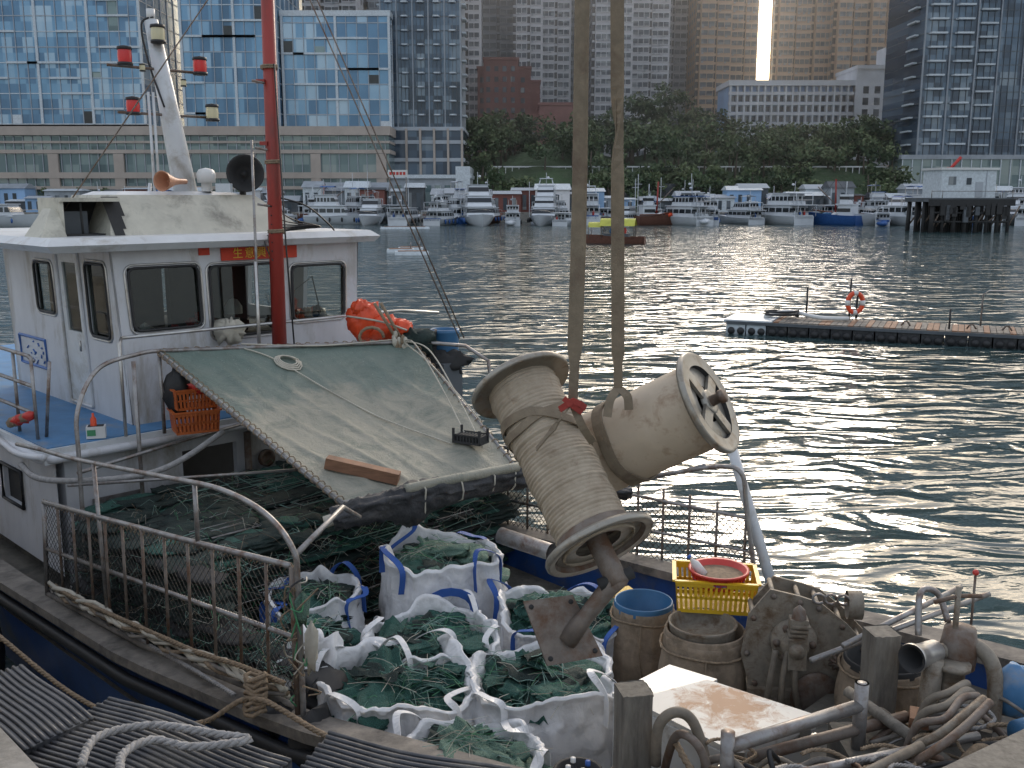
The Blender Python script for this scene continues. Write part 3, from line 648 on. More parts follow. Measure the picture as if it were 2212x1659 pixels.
g.box(-7.5,-.2,.2,4.0,1.0,1.1,'deck',B); g.box(-2,-1.9,.2,4,1,2.4,'inner',B)
for i in range(8): g.box(.0,.015,.35,.85,1.3+i*.09,1.36+i*.09,'steel',B)
g.tube([B(.05,2.1,1.1),B(.05,2.1,2.4)],.04,'rustst',8); g.tube([B(.08,2.6,1.9),B(.08,2.9,1.95),B(.08,3.2,1.2)],.035,'black',8)
g.lathe(B(0,2.35,2.05),B(1,0,0)-B(0,0,0),[(0,.1),(.05,.1),(.05,.07),(.01,.07),(.01,0)],'rustst',16)
g.build("lower_house",boat)
g=MB()
g.box(-7.5,.12,-.12,4.25,2.45,2.6,'roofp',B); g.box(-7.45,.08,-.08,4.2,2.601,2.612,'blued',B); g.box(.12,1.35,2.6,4.2,2.45,2.58,'roofp',B)
g.tube([B(-7.5,-.13,2.5),B(.05,-.13,2.5),B(.13,-.05,2.5),B(.13,2.6,2.5)],.045,'whitep',8)
g.build("upper_deck",boat)
g=MB()
Ff=lambda u,v,t:B(-.3-t+(4.5-v)*.02,u+(u-2.4)*(v-2.6)*.035,v)
ops=[(1.08,1.83,3.6,4.27),(1.95,2.78,3.45,4.25),(2.95,3.66,3.55,4.2)]
g.wall(Ff,.95,3.85,2.61,4.46,ops,'whitep',.06)
Fs=lambda u,v,t:B(u,.95+t-(v-2.6)*.03,v)
ops2=[(-1.1,-.58,3.5,4.3),(-1.85,-1.27,2.68,4.38),(-2.6,-2.05,3.66,4.25)]
g.wall(Fs,-3.6,-.3,2.61,4.46,ops2,'whitep',.06)
Fb=lambda u,v,t:B(-3.6+t,u,v); g.wall(Fb,.95,3.95,2.61,4.46,[(1.2,2.2,3.4,4.2),(2.5,3.6,3.4,4.2)],'whitep',.06)
Fr=lambda u,v,t:B(u,3.85-t+(v-2.6)*.06,v); g.wall(Fr,-3.6,-.3,2.61,4.46,[(-1.4,-.5,3.5,4.25),(-2.8,-1.7,3.5,4.25)],'whitep',.06)
def rrect(F,o,r=.07,t=-.01):
    P=[]
    for (cx,cy,a0) in ((o[1]-r,o[3]-r,0),(o[0]+r,o[3]-r,90),(o[0]+r,o[2]+r,180),(o[1]-r,o[2]+r,270)):
        for k in range(5): a=math.radians(a0+k*22.5); P.append(F(cx+r*math.cos(a),cy+r*math.sin(a),t))
    return P
for F_,os in ((Ff,ops),(Fs,[ops2[0],ops2[2]])):
    for o in os:
        P=rrect(F_,(o[0]+.005,o[1]-.005,o[2]+.005,o[3]-.005)); g.tube(P,.016,'black',6,closed=True)
        P=rrect(F_,(o[0]-.03,o[1]+.03,o[2]-.03,o[3]+.03),.09,-.004); g.tube(P,.014,'silver',6,closed=True)
        g.add([F_(o[0],o[2],.02),F_(o[1],o[2],.02),F_(o[1],o[3],.02),F_(o[0],o[3],.02)],[(0,1,2,3)],'glass')
for a,b_,c,d_ in ((-1.85,-1.75,2.68,4.38),(-1.37,-1.27,2.68,4.38),(-1.75,-1.37,2.68,3.5),(-1.75,-1.37,4.28,4.38)):
    g.hexa([Fs(a,c,.0),Fs(b_,c,.0),Fs(b_,c,.04),Fs(a,c,.04),Fs(a,d_,.0),Fs(b_,d_,.0),Fs(b_,d_,.04),Fs(a,d_,.04)],'roofp')
g.add([Fs(-1.75,3.5,.02),Fs(-1.37,3.5,.02),Fs(-1.37,4.28,.02),Fs(-1.75,4.28,.02)],[(0,1,2,3)],'glass')
g.tube(rrect(Fs,(-1.87,-1.25,2.66,4.4),.03,-.01),.018,'whitep',6,closed=True); g.tube([Fs(-1.33,3.3,-.05),Fs(-1.33,3.42,-.05)],.012,'silver',6)
P=[Fs(-3.35,2.95,-.01),Fs(-2.5,2.95,-.01),Fs(-2.5,3.3,-.01),Fs(-3.35,3.3,-.01)]; g.tube(P,.02,'bluep',4,closed=True)
for i in range(14):
    u=U(-3.25,-2.6);v=U(3.,3.25); g.tube([Fs(u,v,-.004),Fs(u+U(-.06,.06),v+U(-.05,.05),-.004)],.012,'bluep',4)
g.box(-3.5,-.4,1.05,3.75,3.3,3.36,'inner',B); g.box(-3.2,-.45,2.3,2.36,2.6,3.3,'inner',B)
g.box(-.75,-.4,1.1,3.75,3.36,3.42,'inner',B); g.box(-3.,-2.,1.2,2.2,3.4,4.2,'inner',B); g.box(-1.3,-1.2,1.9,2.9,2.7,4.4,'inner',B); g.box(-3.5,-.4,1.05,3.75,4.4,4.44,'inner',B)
for i in range(22):
    g.blob(B(-.45-U(0,.25),U(1.15,3.6),3.48+U(0,.1)),(U(.04,.1),U(.04,.1),U(.05,.14)),random.choice(['redp','redp','bag','soot_shade_black','soot_shade_black','whitep2','winch']),.4,n=10,seed=i)
g.lathe(B(-.55,2.35,3.75),(0,0,1),[(-.08,.1),(.0,.1),(.08,.05),(.1,0)],'whitep2',16)
g.tube([B(-.45,2.95,3.45),B(-.42,3.1,3.9),B(-.42,3.35,4.05),B(-.45,3.5,3.5)],.008,'black',5)
g.build("wheelhouse",boat)
g=MB()
g.fru((-4.0,-.08,.2,4.05),4.46,(-4.05,-.02,.12,4.1),4.53,'roofp',B); g.fru((-4.05,-.02,.12,4.1),4.53,(-4.0,-.1,.2,4.0),4.6,'roofp',B)
g.fru((-2.1,-.5,.95,3.35),4.6,(-1.85,-.82,1.12,2.85),5.02,'cream',B)
g.fru((-1.8,-.9,1.2,2.75),5.02,(-1.7,-1.0,1.3,2.6),5.06,'roofp',B)
g.fru((-.95,-.48,.25,.5),4.6,(-.9,-.7,.44,.5),4.88,'cream',B)
g.box(-1.2,-.62,.5,.54,4.6,4.95,'cream',B); g.box(-1.2,-.6,.5,1.12,4.95,4.99,'cream',B); g.box(-1.2,-1.12,.54,1.1,4.6,4.95,'soot_shade_black',B); g.box(-1.12,-.62,.54,1.1,4.601,4.62,'soot_shade_black',B)  # cowl inside near-black: soot stain plus painted shade of the opening
g.box(-1.05,-.8,.6,.85,4.62,4.85,'sheddk',B); g.tube([B(-.7,.75,4.62),B(-.72,.75,4.94)],.012,'soot_shade_black',6)
def sootf(u,v):
    q=1.0+.22*u;z=4.6+.4*v; t=(z-4.6)/.42; return B(-.5-.32*t+.006,q,z)
g.grid(sootf,6,6,'soot_shade_black',True,lambda i,j:(i*i+(5-j)**2*.5)>20)
g.build("roof",boat)
g=MB()
wm0=V(-3.76,11.88,4.6);wmT=V(-4.06,11.76,6.95)
g.tube([wm0,wm0.lerp(wmT,.5),wmT],.1,'roofp',14,[.15,.115,.075]); g.tube([wmT,wmT+V(0,0,.12)],.05,'whitep2',8)
def lamp(c,mt,s=1.):
    c=Vector(c); g.lathe(c+V(0,0,-.12*s),(0,0,1),[(0,.0),(0,.075*s),(.03*s,.075*s),(.03*s,.06*s)],'black',14); g.lathe(c+V(0,0,-.09*s),(0,0,1),[(0,.065*s),(.06*s,.07*s),(.12*s,.065*s)],mt,14); g.lathe(c+V(0,0,.03*s),(0,0,1),[(0,.06*s),(0,.075*s),(.03*s,.07*s),(.045*s,0)],'black',14)
dx=V(K,K,0)
for (h,z) in ((.62,6.42),(.38,5.92)):
    c=wm0.lerp(wmT,h+.15); c.z=z; a=c-dx*.62;b_=c+dx*.5; g.tube([a,b_],.017,'rustst',6)
lamp((-4.25,11.4,6.55),'redl',1.1); lamp((-3.62,12.03,6.52),'redl',1.1); lamp((-4.21,11.44,6.02),'redl',1.05); lamp((-3.53,12.11,6.0),'clear',1.05); lamp((-3.96,11.66,6.82),'clear',1.1)
lamp((-4.1,11.5,6.42),'clear',.45); lamp((-3.78,11.9,6.3),'clear',.45)
for o in ((-4.02,11.56),(-4.06,11.52)): g.tube([(o[0],o[1],4.6),(o[0],o[1],6.15)],.015,'roofp',6)
g.tube([(-4.13,11.4,4.6),(-4.1,11.5,5.15)],.02,'roofp',6)
def horn(c,ax,r,mt):
    c=Vector(c);ax=Vector(ax).normalized(); g.lathe(c,ax,[(0,r),(-.02,r*.97),(-.12,r*.62),(-.2,r*.4),(-.28,r*.3),(-.4,r*.28),(-.4,0)],mt,28); g.lathe(c,ax,[(0,r),(.01,r*1.04),(.02,r),(.0,r*.9),(-.12,r*.5),(-.2,r*.2),(-.1,r*.12),(-.09,0)],'soot_shade_black' if mt!='horn' else 'horn',28)
horn((-3.12,11.9,5.27),(.35,-1,.05),.21,'soot_shade_black'); horn((-3.87,11.25,5.17),(-.35,-1,0),.11,'horn')
g.tube([(-3.2,12.05,5.2),(-3.2,12.05,4.9)],.04,'black',8)
g.lathe((-3.55,11.8,5.06),(0,0,1),[(0,.06),(.1,.06),(.1,.1),(.2,.11),(.25,.08),(.27,0)],'whitep2',20)
g.box(-3.42,-3.25,11.7,11.8,5.05,5.15,'mull')
g.tube(smooth_path([(-4.02,11.73,6.98),(-4.15,11.7,6.9),(-4.1,11.7,6.5),(-3.95,11.7,6.0)],6),.012,'black',5)
g.build("signal_mast",boat)
g=MB(); g.tube([(-2.64,11.17,2.6),(-2.6,11.2,8.2)],.075,'redm',16,[.085,.068]); 
for z in (6.35,5.35,4.6): g.tube([V(-2.62,11.18,z)+V(.085*math.cos(t*.7),.085*math.sin(t*.7),.02*t/9) for t in range(20)],.012,'ropeb',5)
g.box(-2.75,-2.66,11.1,11.14,6.2,6.24,'redm'); g.box(-2.74,-2.66,11.1,11.14,5.55,5.59,'redm')
for z in (6.2,5.5,4.9): g.tube([(-2.66,11.1,z),(-2.78,11.05,z+.02)],.015,'steel',5)
g.tube([(-2.82,11.0,3.2),(-2.8,11.0,5.6)],.015,'steel',6); g.tube([(-2.82,11.0,3.0),(-2.82,11.0,4.3)],.022,'silver',6)
g.tube([(-2.45,11.1,3.3),(-2.5,11.1,4.5),(-2.55,11.12,6.4)],.01,'black',5)
for a,b_ in (((-2.6,11.2,8.1),(-.6,11.3,3.4)),((-2.6,11.2,8.3),(-.55,11.35,3.4)),((-2.6,11.2,7.9),(-4.9,10.6,4.6))):
    g.tube([a,b_],.008,'rustst',5)
g.tube(smooth_path([(-2.6,11.15,5.0),(-2.3,11.3,4.9),(-2.1,11.5,4.7),(-2.05,11.6,4.62)],5),.01,'black',5)
for i in range(7): g.tube(smooth_path([(-2.65,11.1,4.9-.1*i),(-2.45-.05*i,11.3,4.75-.03*i),(-2.2,11.6,4.66),(-2.5,11.8,4.64)],5),.008,'black',4)
g.build("red_mast",boat)
g=MB()
for z in (3.45,3.15,2.87): g.tube([B(-7,0,z),B(-.42,0,z),B(-.34,.02,z-.05)] if z>3.4 else [B(-7,0,z),B(-.36,0,z)],.02,'steel',8)
for p in (-.35,-.85,-1.9,-3,-4.2): g.tube([B(p,0,2.6),B(p,0,3.45)],.018,'steel',8)
g.tube([B(-.4,.1,2.6),B(-.2,.12,3.4)],.018,'steel',8)
g.tube(smooth_path([B(.68,-.02,1.5),B(.66,0,2.6),B(.6,.05,3.05),B(.42,.34,3.38),B(.3,.8,3.46),B(.25,1.04,3.46)],8),.022,'steel',8)
g.tube([B(.25,1.04,3.46),B(1.05,3.75,3.36),B(1.4,4.2,3.3),B(1.7,4.28,3.15),B(1.78,4.28,2.6)],.022,'steel',8)
g.tube([B(.05,.75,3.6),B(.1,4.3,3.6),B(.3,4.75,3.55)],.018,'silver',8); g.tube([B(.35,.72,3.4),B(.35,.72,1.5)],.022,'steel',8)
g.tube([B(.05,.75,3.6),B(.1,.7,3.55),B(.1,.7,2.6)],.018,'silver',8); g.tube([B(.25,1.04,3.44),B(.25,1.04,2.6)],.02,'steel',8)
g.tube([B(.6,.0,2.45),B(.3,1.2,2.5),B(.2,2.6,2.6)],.018,'steel',6)
g.tube([B(.6,-.1,2.35),B(2.0,1.6,2.45)],.015,'steel',6)
g.tube(smooth_path([B(-.3,-.2,2.4),B(.3,-.15,2.35),B(.9,.6,2.4),B(1.0,1.3,2.7)],8),.03,'ropeg',8)
g.tube(smooth_path([B(-1.2,-.15,2.55),B(-.4,-.2,2.5),B(.2,-.15,2.55)],6),.035,'whitep',8)
for i in range(6): g.blob(B(-.9+i*.1,-.05,2.7+.03*i),(.07,.06,.05),random.choice(['ropeg','ropew','redp','ropeb']),.3,n=8,seed=i)
g.blob((-3.12,10.95,3.55),(.13,.07,.14),'ropew',.5,3,18,5)
g.build("deck_rails",boat)
g=MB(); g.hexa([Ff(2.1,4.3,-.02),Ff(3.02,4.3,-.02),Ff(3.02,4.3,-.005),Ff(2.1,4.3,-.005),Ff(2.1,4.44,-.02),Ff(3.02,4.44,-.02),Ff(3.02,4.44,-.005),Ff(2.1,4.44,-.005)],'redsign')
g.hexa([Ff(1.85,4.37,-.02),Ff(1.97,4.37,-.02),Ff(1.97,4.37,-.005),Ff(1.85,4.37,-.005),Ff(1.85,4.45,-.02),Ff(1.97,4.45,-.02),Ff(1.97,4.45,-.005),Ff(1.85,4.45,-.005)],'redsign')
bn=g.build("red_banner",boat)
cu=bpy.data.curves.new("banner_text","FONT"); cu.body="生意興隆"; cu.size=.13; cu.extrude=.002; cu.space_character=1.3; cu.align_x='CENTER'; cu.align_y='CENTER'; cu.materials.append(m['gold'])
to=bpy.data.objects.new("banner_text",cu); bpy.context.collection.objects.link(to); to.parent=boat
to.location=Ff(2.5,4.37,-.026); to.rotation_euler=(math.radians(90),0,math.radians(45))
def meshpanel(g,P00,P10,P01,P11,step,r,mt):
    W=(P10-P00).length;Hh=(P01-P00).length
    def f(a,b_): 
        u=a/W;v=b_/Hh; return (P00*(1-u)+P10*u)*(1-v)+(P01*(1-u)+P11*u)*v
    for sg in (1,-1):
        c=-Hh if sg==1 else 0
        while c<W+(0 if sg==1 else Hh):
            if sg==1: lo=max(0,-c);hi=min(Hh,W-c); 
            else: lo=max(0,c-W);hi=min(Hh,c)
            if hi-lo>.02:
                k=max(1,int((hi-lo)/.35)); pts=[]
                for i in range(k+1):
                    t=lo+(hi-lo)*i/k; q=f(c+sg*t,t); pts.append(q+V(1,1,0)*.012*nz(q,4))
                g.tube(pts,r,mt,3)
            c+=step
g=MB()
CQ=lambda p:itp(p,QN)+.08
def CP(p,z,o=0): return B(p,CQ(p)+o,z)
top=[CP(.8,2.3),CP(2,2.42),CP(3.2,2.52),CP(4.45,2.62)]; g.tube(top,.022,'steel',8)
g.tube([CP(.7,1.4),CP(2.5,1.48),CP(4.45,1.62)],.022,'plank',8); g.tube([CP(.75,1.85),CP(4.45,2.12)],.018,'steel',8)
g.tube([CP(.68,1.3),CP(.8,2.3)],.022,'steel',8); g.tube([CP(4.47,1.4),CP(4.47,2.62)],.024,'rustst',8)
for i in range(1,12):
    p=.75+i*.31; g.tube([CP(p,1.42+.05*i/3),CP(p+.03,2.3+.027*i)],.012,'rustst',6)
meshpanel(g,CP(.72,1.42),CP(4.45,1.62),CP(.8,2.3),CP(4.45,2.62),.065,.0024,'black')
g.tube(smooth_path([CP(.9,2.8),CP(1.6,2.84),CP(3.0,2.96),CP(3.7,3.0),CP(4.2,2.93),CP(4.48,2.75),CP(4.52,2.5),CP(4.52,1.5)],6),.02,'steel',8)
g.tube([CP(.9,2.8),CP(.3,2.75)],.02,'steel',8); g.tube([CP(1.9,2.86),CP(1.95,1.45)],.018,'steel',8); g.tube([CP(3.4,2.98),CP(3.4,2.5)],.018,'steel',8)
g.tube([CP(4.5,2.7),B(4.0,.6,2.75),B(3.65,1.0,2.5)],.02,'steel',8)
for i in range(60):
    p=.8+i*.062; q=CP(p,2.3+.0865*(p-.8)); g.tube([q+V(0,0,.024),q+V(.02,-.02,-.0),q+V(0,0,-.03)],.006,'ropeb',4)
for j in range(5):
    g.tube([CP(.9+i*.12,1.5+.006*i+.03*math.sin(i*.9+j*2)+.012*j,-.03+.03*math.sin(i*1.3+j)) for i in range(30)],U(.014,.024),random.choice(['ropeb','ropew','plank']),7)
rope(g,[CP(.9+i*.5,1.56+.03*i+U(-.02,.03),-.05) for i in range(8)],.02,'ropeb',5)
for i in range(30):
    q=CP(4.5+U(-.05,.08),U(1.5,2.6)); g.tube(smooth_path([q,q+V(U(-.1,.1),U(-.1,.05),U(-.15,.1)),q+V(U(-.12,.12),U(-.1,.05),U(-.2,.15))],4),.006,random.choice(['ropeb','ropeb','greenp','ropew','black']),4)
g.blob(CP(4.55,2.35),(.05,.05,.11),'netl',.4,4,12); g.blob(CP(4.62,2.1),(.045,.045,.17),'ropew',.35,4,12); g.blob(CP(4.3,1.5),(.16,.12,.12),'black',.3,n=12); g.blob(CP(4.6,1.45),(.16,.12,.2),'soot_shade_black',.3,n=12)
g.build("side_cage_fence",boat)
g=MB(); FQ=3.95
fp=lambda p,z:B(p,FQ,z)
g.tube(smooth_path([fp(2.3,2.3),fp(3.4,2.28),fp(4.2,2.35),fp(5.0,2.6),fp(5.28,2.6),fp(5.35,2.3),fp(5.5,1.5)],5),.022,'steel',8)
g.tube([fp(2.3,2.05),fp(5.35,2.2)],.016,'steel',8); g.tube([fp(2.3,1.35),fp(5.5,1.62)],.02,'steel',8); g.tube([fp(2.3,1.7),fp(5.45,1.9)],.014,'steel',8)
for i in range(11): g.tube([fp(2.35+i*.3,1.35),fp(2.35+i*.3,2.28)],.013,'rustst',6)
meshpanel(g,fp(2.3,1.36),fp(5.5,1.62),fp(2.3,2.05),fp(5.35,2.2),.07,.0042,'black')
g.tube([B(5.1,4.08,2.75),B(5.68,4.08,1.3)],.05,'roofp',12)
g.tube([fp(4.2,2.3),fp(4.9,2.6)],.014,'steel',6)
g.build("far_side_fence",boat)
g=MB()
for (p,z) in ((-.6,.55),(-3.5,.6)):
    c=B(p,-.62,z); P=[c+(B(1,0,0)-B(0,0,0))*.3*math.cos(t*.3927)+V(0,0,.3*math.sin(t*.3927)) for t in range(16)]; g.tube(P,.11,'black',10,closed=True)
    g.tube([c+V(0,0,.3),B(p,-.5,1.3)],.015,'ropeb',5)
g.build("tyre_fender")
# ------------------------------------------------------------ tarp canopy
g=MB(); random.seed(4)
T00,T10,T01,T11=B(.25,1.04,3.45),B(1.0,3.72,3.36),B(2.97,1.32,2.4),B(3.24,3.18,2.4)
def tf(u,v):
    P=(T00*(1-u)+T10*u)*(1-v)+(T01*(1-u)+T11*u)*v
    s=math.sin(u*math.pi)*math.sin(v*math.pi); e=min(1,s*4)
    w=.0
    for k in range(0,7):
        x_=u-(k*.16-.05)-.28*v-.02*math.sin(v*7+k*2)
        w+=.022*math.exp(-(x_/.022)**2)*(.5+.5*nz((v*3,k,0),1.)+.3)
    cr_=(1-abs(nz((u*6+v*3,v*5,2),1.)))**5*.012
    return P+V(0,0,-.13*s+.07*nz((u*2.4,v*1.6,1),1.3)*(s**.3 if s>0 else 0)+.008*nz((u*12,v*6,4),1.)+w*e+cr_*e)
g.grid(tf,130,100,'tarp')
for e_ in (lambda t:tf(t,0),lambda t:tf(t,1),lambda t:tf(0,t),lambda t:tf(1,t)):
    g.tube([e_(i/30) for i in range(31)],.014,'ropeg',6)
def lacing(f,n):
    for i in range(n):
        t=(i+.5)/n;p=f(t);P=[p+V(.035*math.cos(a),.02*math.cos(a),.035*math.sin(a)) for a in [k*.9 for k in range(7)]]; g.tube(P,.006,'ropeb',4,closed=True)
lacing(lambda t:tf(0,t),34); lacing(lambda t:tf(t,0),26); lacing(lambda t:tf(1,t),20)
g.tube([T00+V(0,0,-.02),T01+V(0,0,-.02)],.02,'steel',8); g.tube([T10,T11],.02,'steel',8)
g.build("tarp_canopy")
g=MB(); 
def on(u,v,h=0): return tf(u,v)+V(0,0,h)
a=on(.12,.8,.05);b_=on(.34,.96,.05); g.beam(a,b_,.13,.1,'wood'); g.build("timber_block")
g=MB(); 
for r_ in range(4): g.tube([on(.42+(.05-.006*r_)*math.cos(t*.5),.12+(.045-.005*r_)*math.sin(t*.5),.02+.01*r_) for t in range(13)],.009,'ropew',5)
for pth in ([on(.3,.02,.02),on(.38,.1,.02),on(.5,.3,.02),on(.62,.5,.02),on(.78,.78,.02)],[on(.95,.02,.03),on(.93,.2,.25),on(.9,.5,.2),on(.86,.8,.03)],[on(.96,.02,.03),on(.95,.3,.3),on(.93,.6,.2),on(.9,.86,.03)],[on(.94,0,.05),on(.97,.3,.1),on(1.,.7,.05)],[on(.3,0,.05),on(.6,.02,.04),on(.93,.02,.06)]):
    g.tube(smooth_path(pth,6),.008,'ropew',5)
for i in range(14): g.blob(on(.94,.03,.03)+V(U(-.07,.07),U(-.05,.05),U(-.1,.1)),(.03,.03,.05),random.choice(['ropeb','ropew']),.3,n=8,seed=i)
g.tube([on(.88,0,.2)+V(-.1,0,.25),on(.93,.02,.05)],.02,'ropeb',6); g.tube([on(.9,0,.2)+V(-.08,0,.25),on(.95,.02,.05)],.02,'ropeb',6)
g.build("tarp_ropes")
g=MB(); c=on(.86,.82,.03); F=frame_at(c.x,c.y,-.5,c.z)
g.box(-.16,.16,-.09,.09,0,.02,'soot_shade_black',F)
for i in range(9): g.box(-.15+i*.035,-.13+i*.035,-.08,.08,.02,.08,'soot_shade_black',F)
for a_ in (-.15,.15):
    for b_ in(-.08,.08): g.box(a_-.01,a_+.01,b_-.01,b_+.01,0,.15,'soot_shade_black',F)
g.box(-.16,.16,-.089,-.082,.08,.095,'soot_shade_black',F); g.box(-.16,.16,.082,.089,.08,.095,'soot_shade_black',F); g.build("black_plastic_rack")
g=MB(); P=smooth_path([V(-1.5,7.95,2.36),V(-1.0,8.1,2.48),V(-.55,8.35,2.5),V(0.1,8.8,2.5),V(.5,8.9,2.42),V(1.1,9.1,2.25)],10)
def rollf(u,v):
    fi=u*(len(P)-1); i=min(len(P)-2,int(fi)); p=P[i].lerp(P[i+1],fi-i);a=v*2*math.pi
    fold=(1-abs(nz((u*16+math.sin(a)*.8,math.cos(a)*1.4,math.sin(a)*1.4),1.2)))**4
    r=.07+.02*math.sin(u*math.pi)+.035*nz((u*7,math.cos(a)*1.2,math.sin(a)*1.2),1.4)+.03*fold
    dd=(P[i+1]-P[i]).normalized();x=dd.cross(V(0,0,1)).normalized();y=x.cross(dd)
    hang=max(0,-math.sin(a))**1.5*(.13*math.exp(-((u-.25)/.1)**2)+.02+.03*max(0,nz((u*12,1,1),1)))
    return p+x*math.cos(a)*r*1.2+y*math.sin(a)*r-V(0,0,hang)
g.grid(rollf,170,36,'blackt'); g.tube([V(-1.56,7.92,2.34),V(-1.4,7.98,2.38)],.05,'ropew',10)
for u_ in (.3,.42,.5,.56): g.tube([rollf(u_,k/10)*1.0+V(0,-.004,0) for k in range(10)],.008,'ropew',5,closed=True)
g.tube(smooth_path([V(-.9,8.1,2.57),V(-.55,8.27,2.6),V(0.05,8.7,2.6)],8),.045,'tarp',12)
g.build("rolled_tarpaulin")
g=MB(); g.lathe(V(-.1,8.0,2.2),(V(.35,7.7,2.15)-V(-.1,8,2.2)),[(0,.055),(0,.07),(.5,.07)],'steel',18); g.lathe(V(-.1,8.0,2.2),(V(.35,7.7,2.15)-V(-.1,8,2.2)),[(0.001,.055),(.4,.05),(.4,0)],'soot_shade_black',18); g.build("steel_pipe")  # pipe bore lined near-black, its inner shade put into the colour
def crate(c,w,dp,h,mt,ang,top=1.08):
    g=MB(); F=frame_at(c[0],c[1],ang,c[2])
    for sgn in (-1,1):
        for k,(L_,D_) in enumerate(((w,dp),(dp,w))):
            def bar(a0,a1,z0,z1):
                th=.008
                def Q(a,z,o):
                    t=1+(top-1)*z/h; return F(a*t,sgn*(D_/2-o)*t,z) if k==0 else F(sgn*(D_/2-o)*t,a*t,z)
                g.hexa([Q(a0,z0,0),Q(a1,z0,0),Q(a1,z0,th),Q(a0,z0,th),Q(a0,z1,0),Q(a1,z1,0),Q(a1,z1,th),Q(a0,z1,th)],mt)
            bar(-L_/2,L_/2,0,h*.12); bar(-L_/2,L_/2,h*.85,h); bar(-L_/2,L_/2,h*.46,h*.54)
            n_=int(L_/.035)
            for i in range(n_+1):
                a=-L_/2+i*(L_/n_); bar(max(-L_/2,a-.01),min(L_/2,a+.01),h*.1,h*.87)
            def Q2(a,z,o):
                t=1+(top-1)*z/h; return F(a*t,sgn*(D_/2+o)*t,z) if k==0 else F(sgn*(D_/2+o)*t,a*t,z)
            g.hexa([Q2(-L_/2,h,-.01),Q2(L_/2,h,-.01),Q2(L_/2,h,.018),Q2(-L_/2,h,.018),Q2(-L_/2,h+.015,-.01),Q2(L_/2,h+.015,-.01),Q2(L_/2,h+.015,.018),Q2(-L_/2,h+.015,.018)],mt)
    g.box(-w/2,w/2,-dp/2,dp/2,0,.01,mt,F); return g
g=crate((-3.28,10.05,2.62),.42,.3,.22,'orp',.5); g.build("orange_crate")
g=crate((-3.3,10.1,2.86),.4,.28,.2,'orp',.6); g.blob((-3.2,10.05,3.1),(.14,.1,.08),'redp',.3); g.blob((-3.42,10.0,3.05),(.13,.05,.25),'black',.3); g.build("orange_crate")
g=MB(); F=frame_at(-4.18,9.75,.3,2.62); g.box(-.09,.09,-.06,.06,0,.12,'whitep2',F); g.box(-.075,.075,-.05,.05,.12,.122,'soot_shade_black',F); g.lathe(F(-.02,0,.05),(0,0,1),[(0,.03),(.14,.03),(.17,.012),(.2,.012),(.2,0)],'orange',12); g.box(-.08,.0,-.065,-.061,.03,.09,'greenp',F); g.build("bait_box")
g=MB()
for i,(c,r_) in enumerate((((-1.72,11.5,3.58),(.19,.15,.22)),((-1.5,11.5,3.5),(.2,.15,.15)),((-1.28,11.5,3.5),(.12,.12,.1)),((-1.75,11.45,3.74),(.1,.1,.09)))): g.blob(c,r_,'orange',.22,3.4,26,i)
g.tube([(-1.6+.14*math.cos(t*.5),11.25,3.42+.12*math.sin(t*.5)) for t in range(13)],.02,'ropeb',6)
g.tube(smooth_path([(-1.9,11.4,3.65),(-1.5,11.3,3.6),(-1.2,11.3,3.5)],5),.012,'ropew',5); g.build("orange_buoy_bag")
g=MB(); 
g.box(.75,1.3,3.95,4.24,2.59,3.1,'sheddk',B)
for (x,y,mt) in ((-.8,11.72,'blup'),(-1.05,11.6,'soot_shade_black')): g.lathe((x,y,3.1),(0,0,1),[(0,.16),(.16,.17),(.3,.165),(.32,.175),(.36,.175),(.36,.15),(.28,.14),(.28,0)],mt,24)
g.blob((-1.1,11.4,3.35),(.24,.12,.13),'netd',.4,3,18,3); g.blob((-.8,11.5,3.1),(.26,.1,.14),'soot_shade_black',.4,3,18,4)
g.build("blue_drum")
# ------------------------------------------------------------ nets
g=MB(); random.seed(12)
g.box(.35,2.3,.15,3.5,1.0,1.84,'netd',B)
A45=math.radians(45)
for k in range(22):
    z=1.02+k*.045
    q=U(.05,.25)
    while q<3.6:
        L_=U(.2,.42); c=B(2.36+U(-.07,.09)-k*.004,q+L_,z+U(-.012,.012)); g.bundle(c,L_*1.1,U(.1,.17),U(.016,.028),A45+U(-.08,.08),U(-.06,.06),random.choice(['netd','netd','netd','soot_shade_black','net'] if k<19 else ['netd','net']),k*7+q*3,12,9); q+=L_*1.8
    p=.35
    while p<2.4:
        L_=U(.2,.42); c=B(p+L_,.14+U(-.07,.06),z+U(-.012,.012)); g.bundle(c,L_*1.1,U(.09,.15),U(.016,.028),-A45+U(-.08,.08),U(-.06,.06),random.choice(['netd','netd','soot_shade_black','ropeb' if R()<.12 else 'netd']),k*9+p*3,12,9); p+=L_*1.8
    if k<15:
        p=2.3
        while p<4.2:
            L_=U(.2,.36); c=B(p+L_,.12+U(-.05,.05)+.07*(p-2.3),z); g.bundle(c,L_*1.1,U(.09,.17),U(.016,.028),-A45+U(-.1,.1),U(-.08,.08),random.choice(['netd','netd','soot_shade_black','net']),k*9+p*3,12,9); p+=L_*1.8
for i in range(150):
    p=U(.35,2.4);q=U(.1,3.6); g.bundle(B(p,q,1.98+U(-.03,.05)),U(.2,.42),U(.1,.2),U(.02,.035),A45+U(-.35,.35),U(-.1,.1),random.choice(['netd','netd','net','netd','netd']),i,14,12)
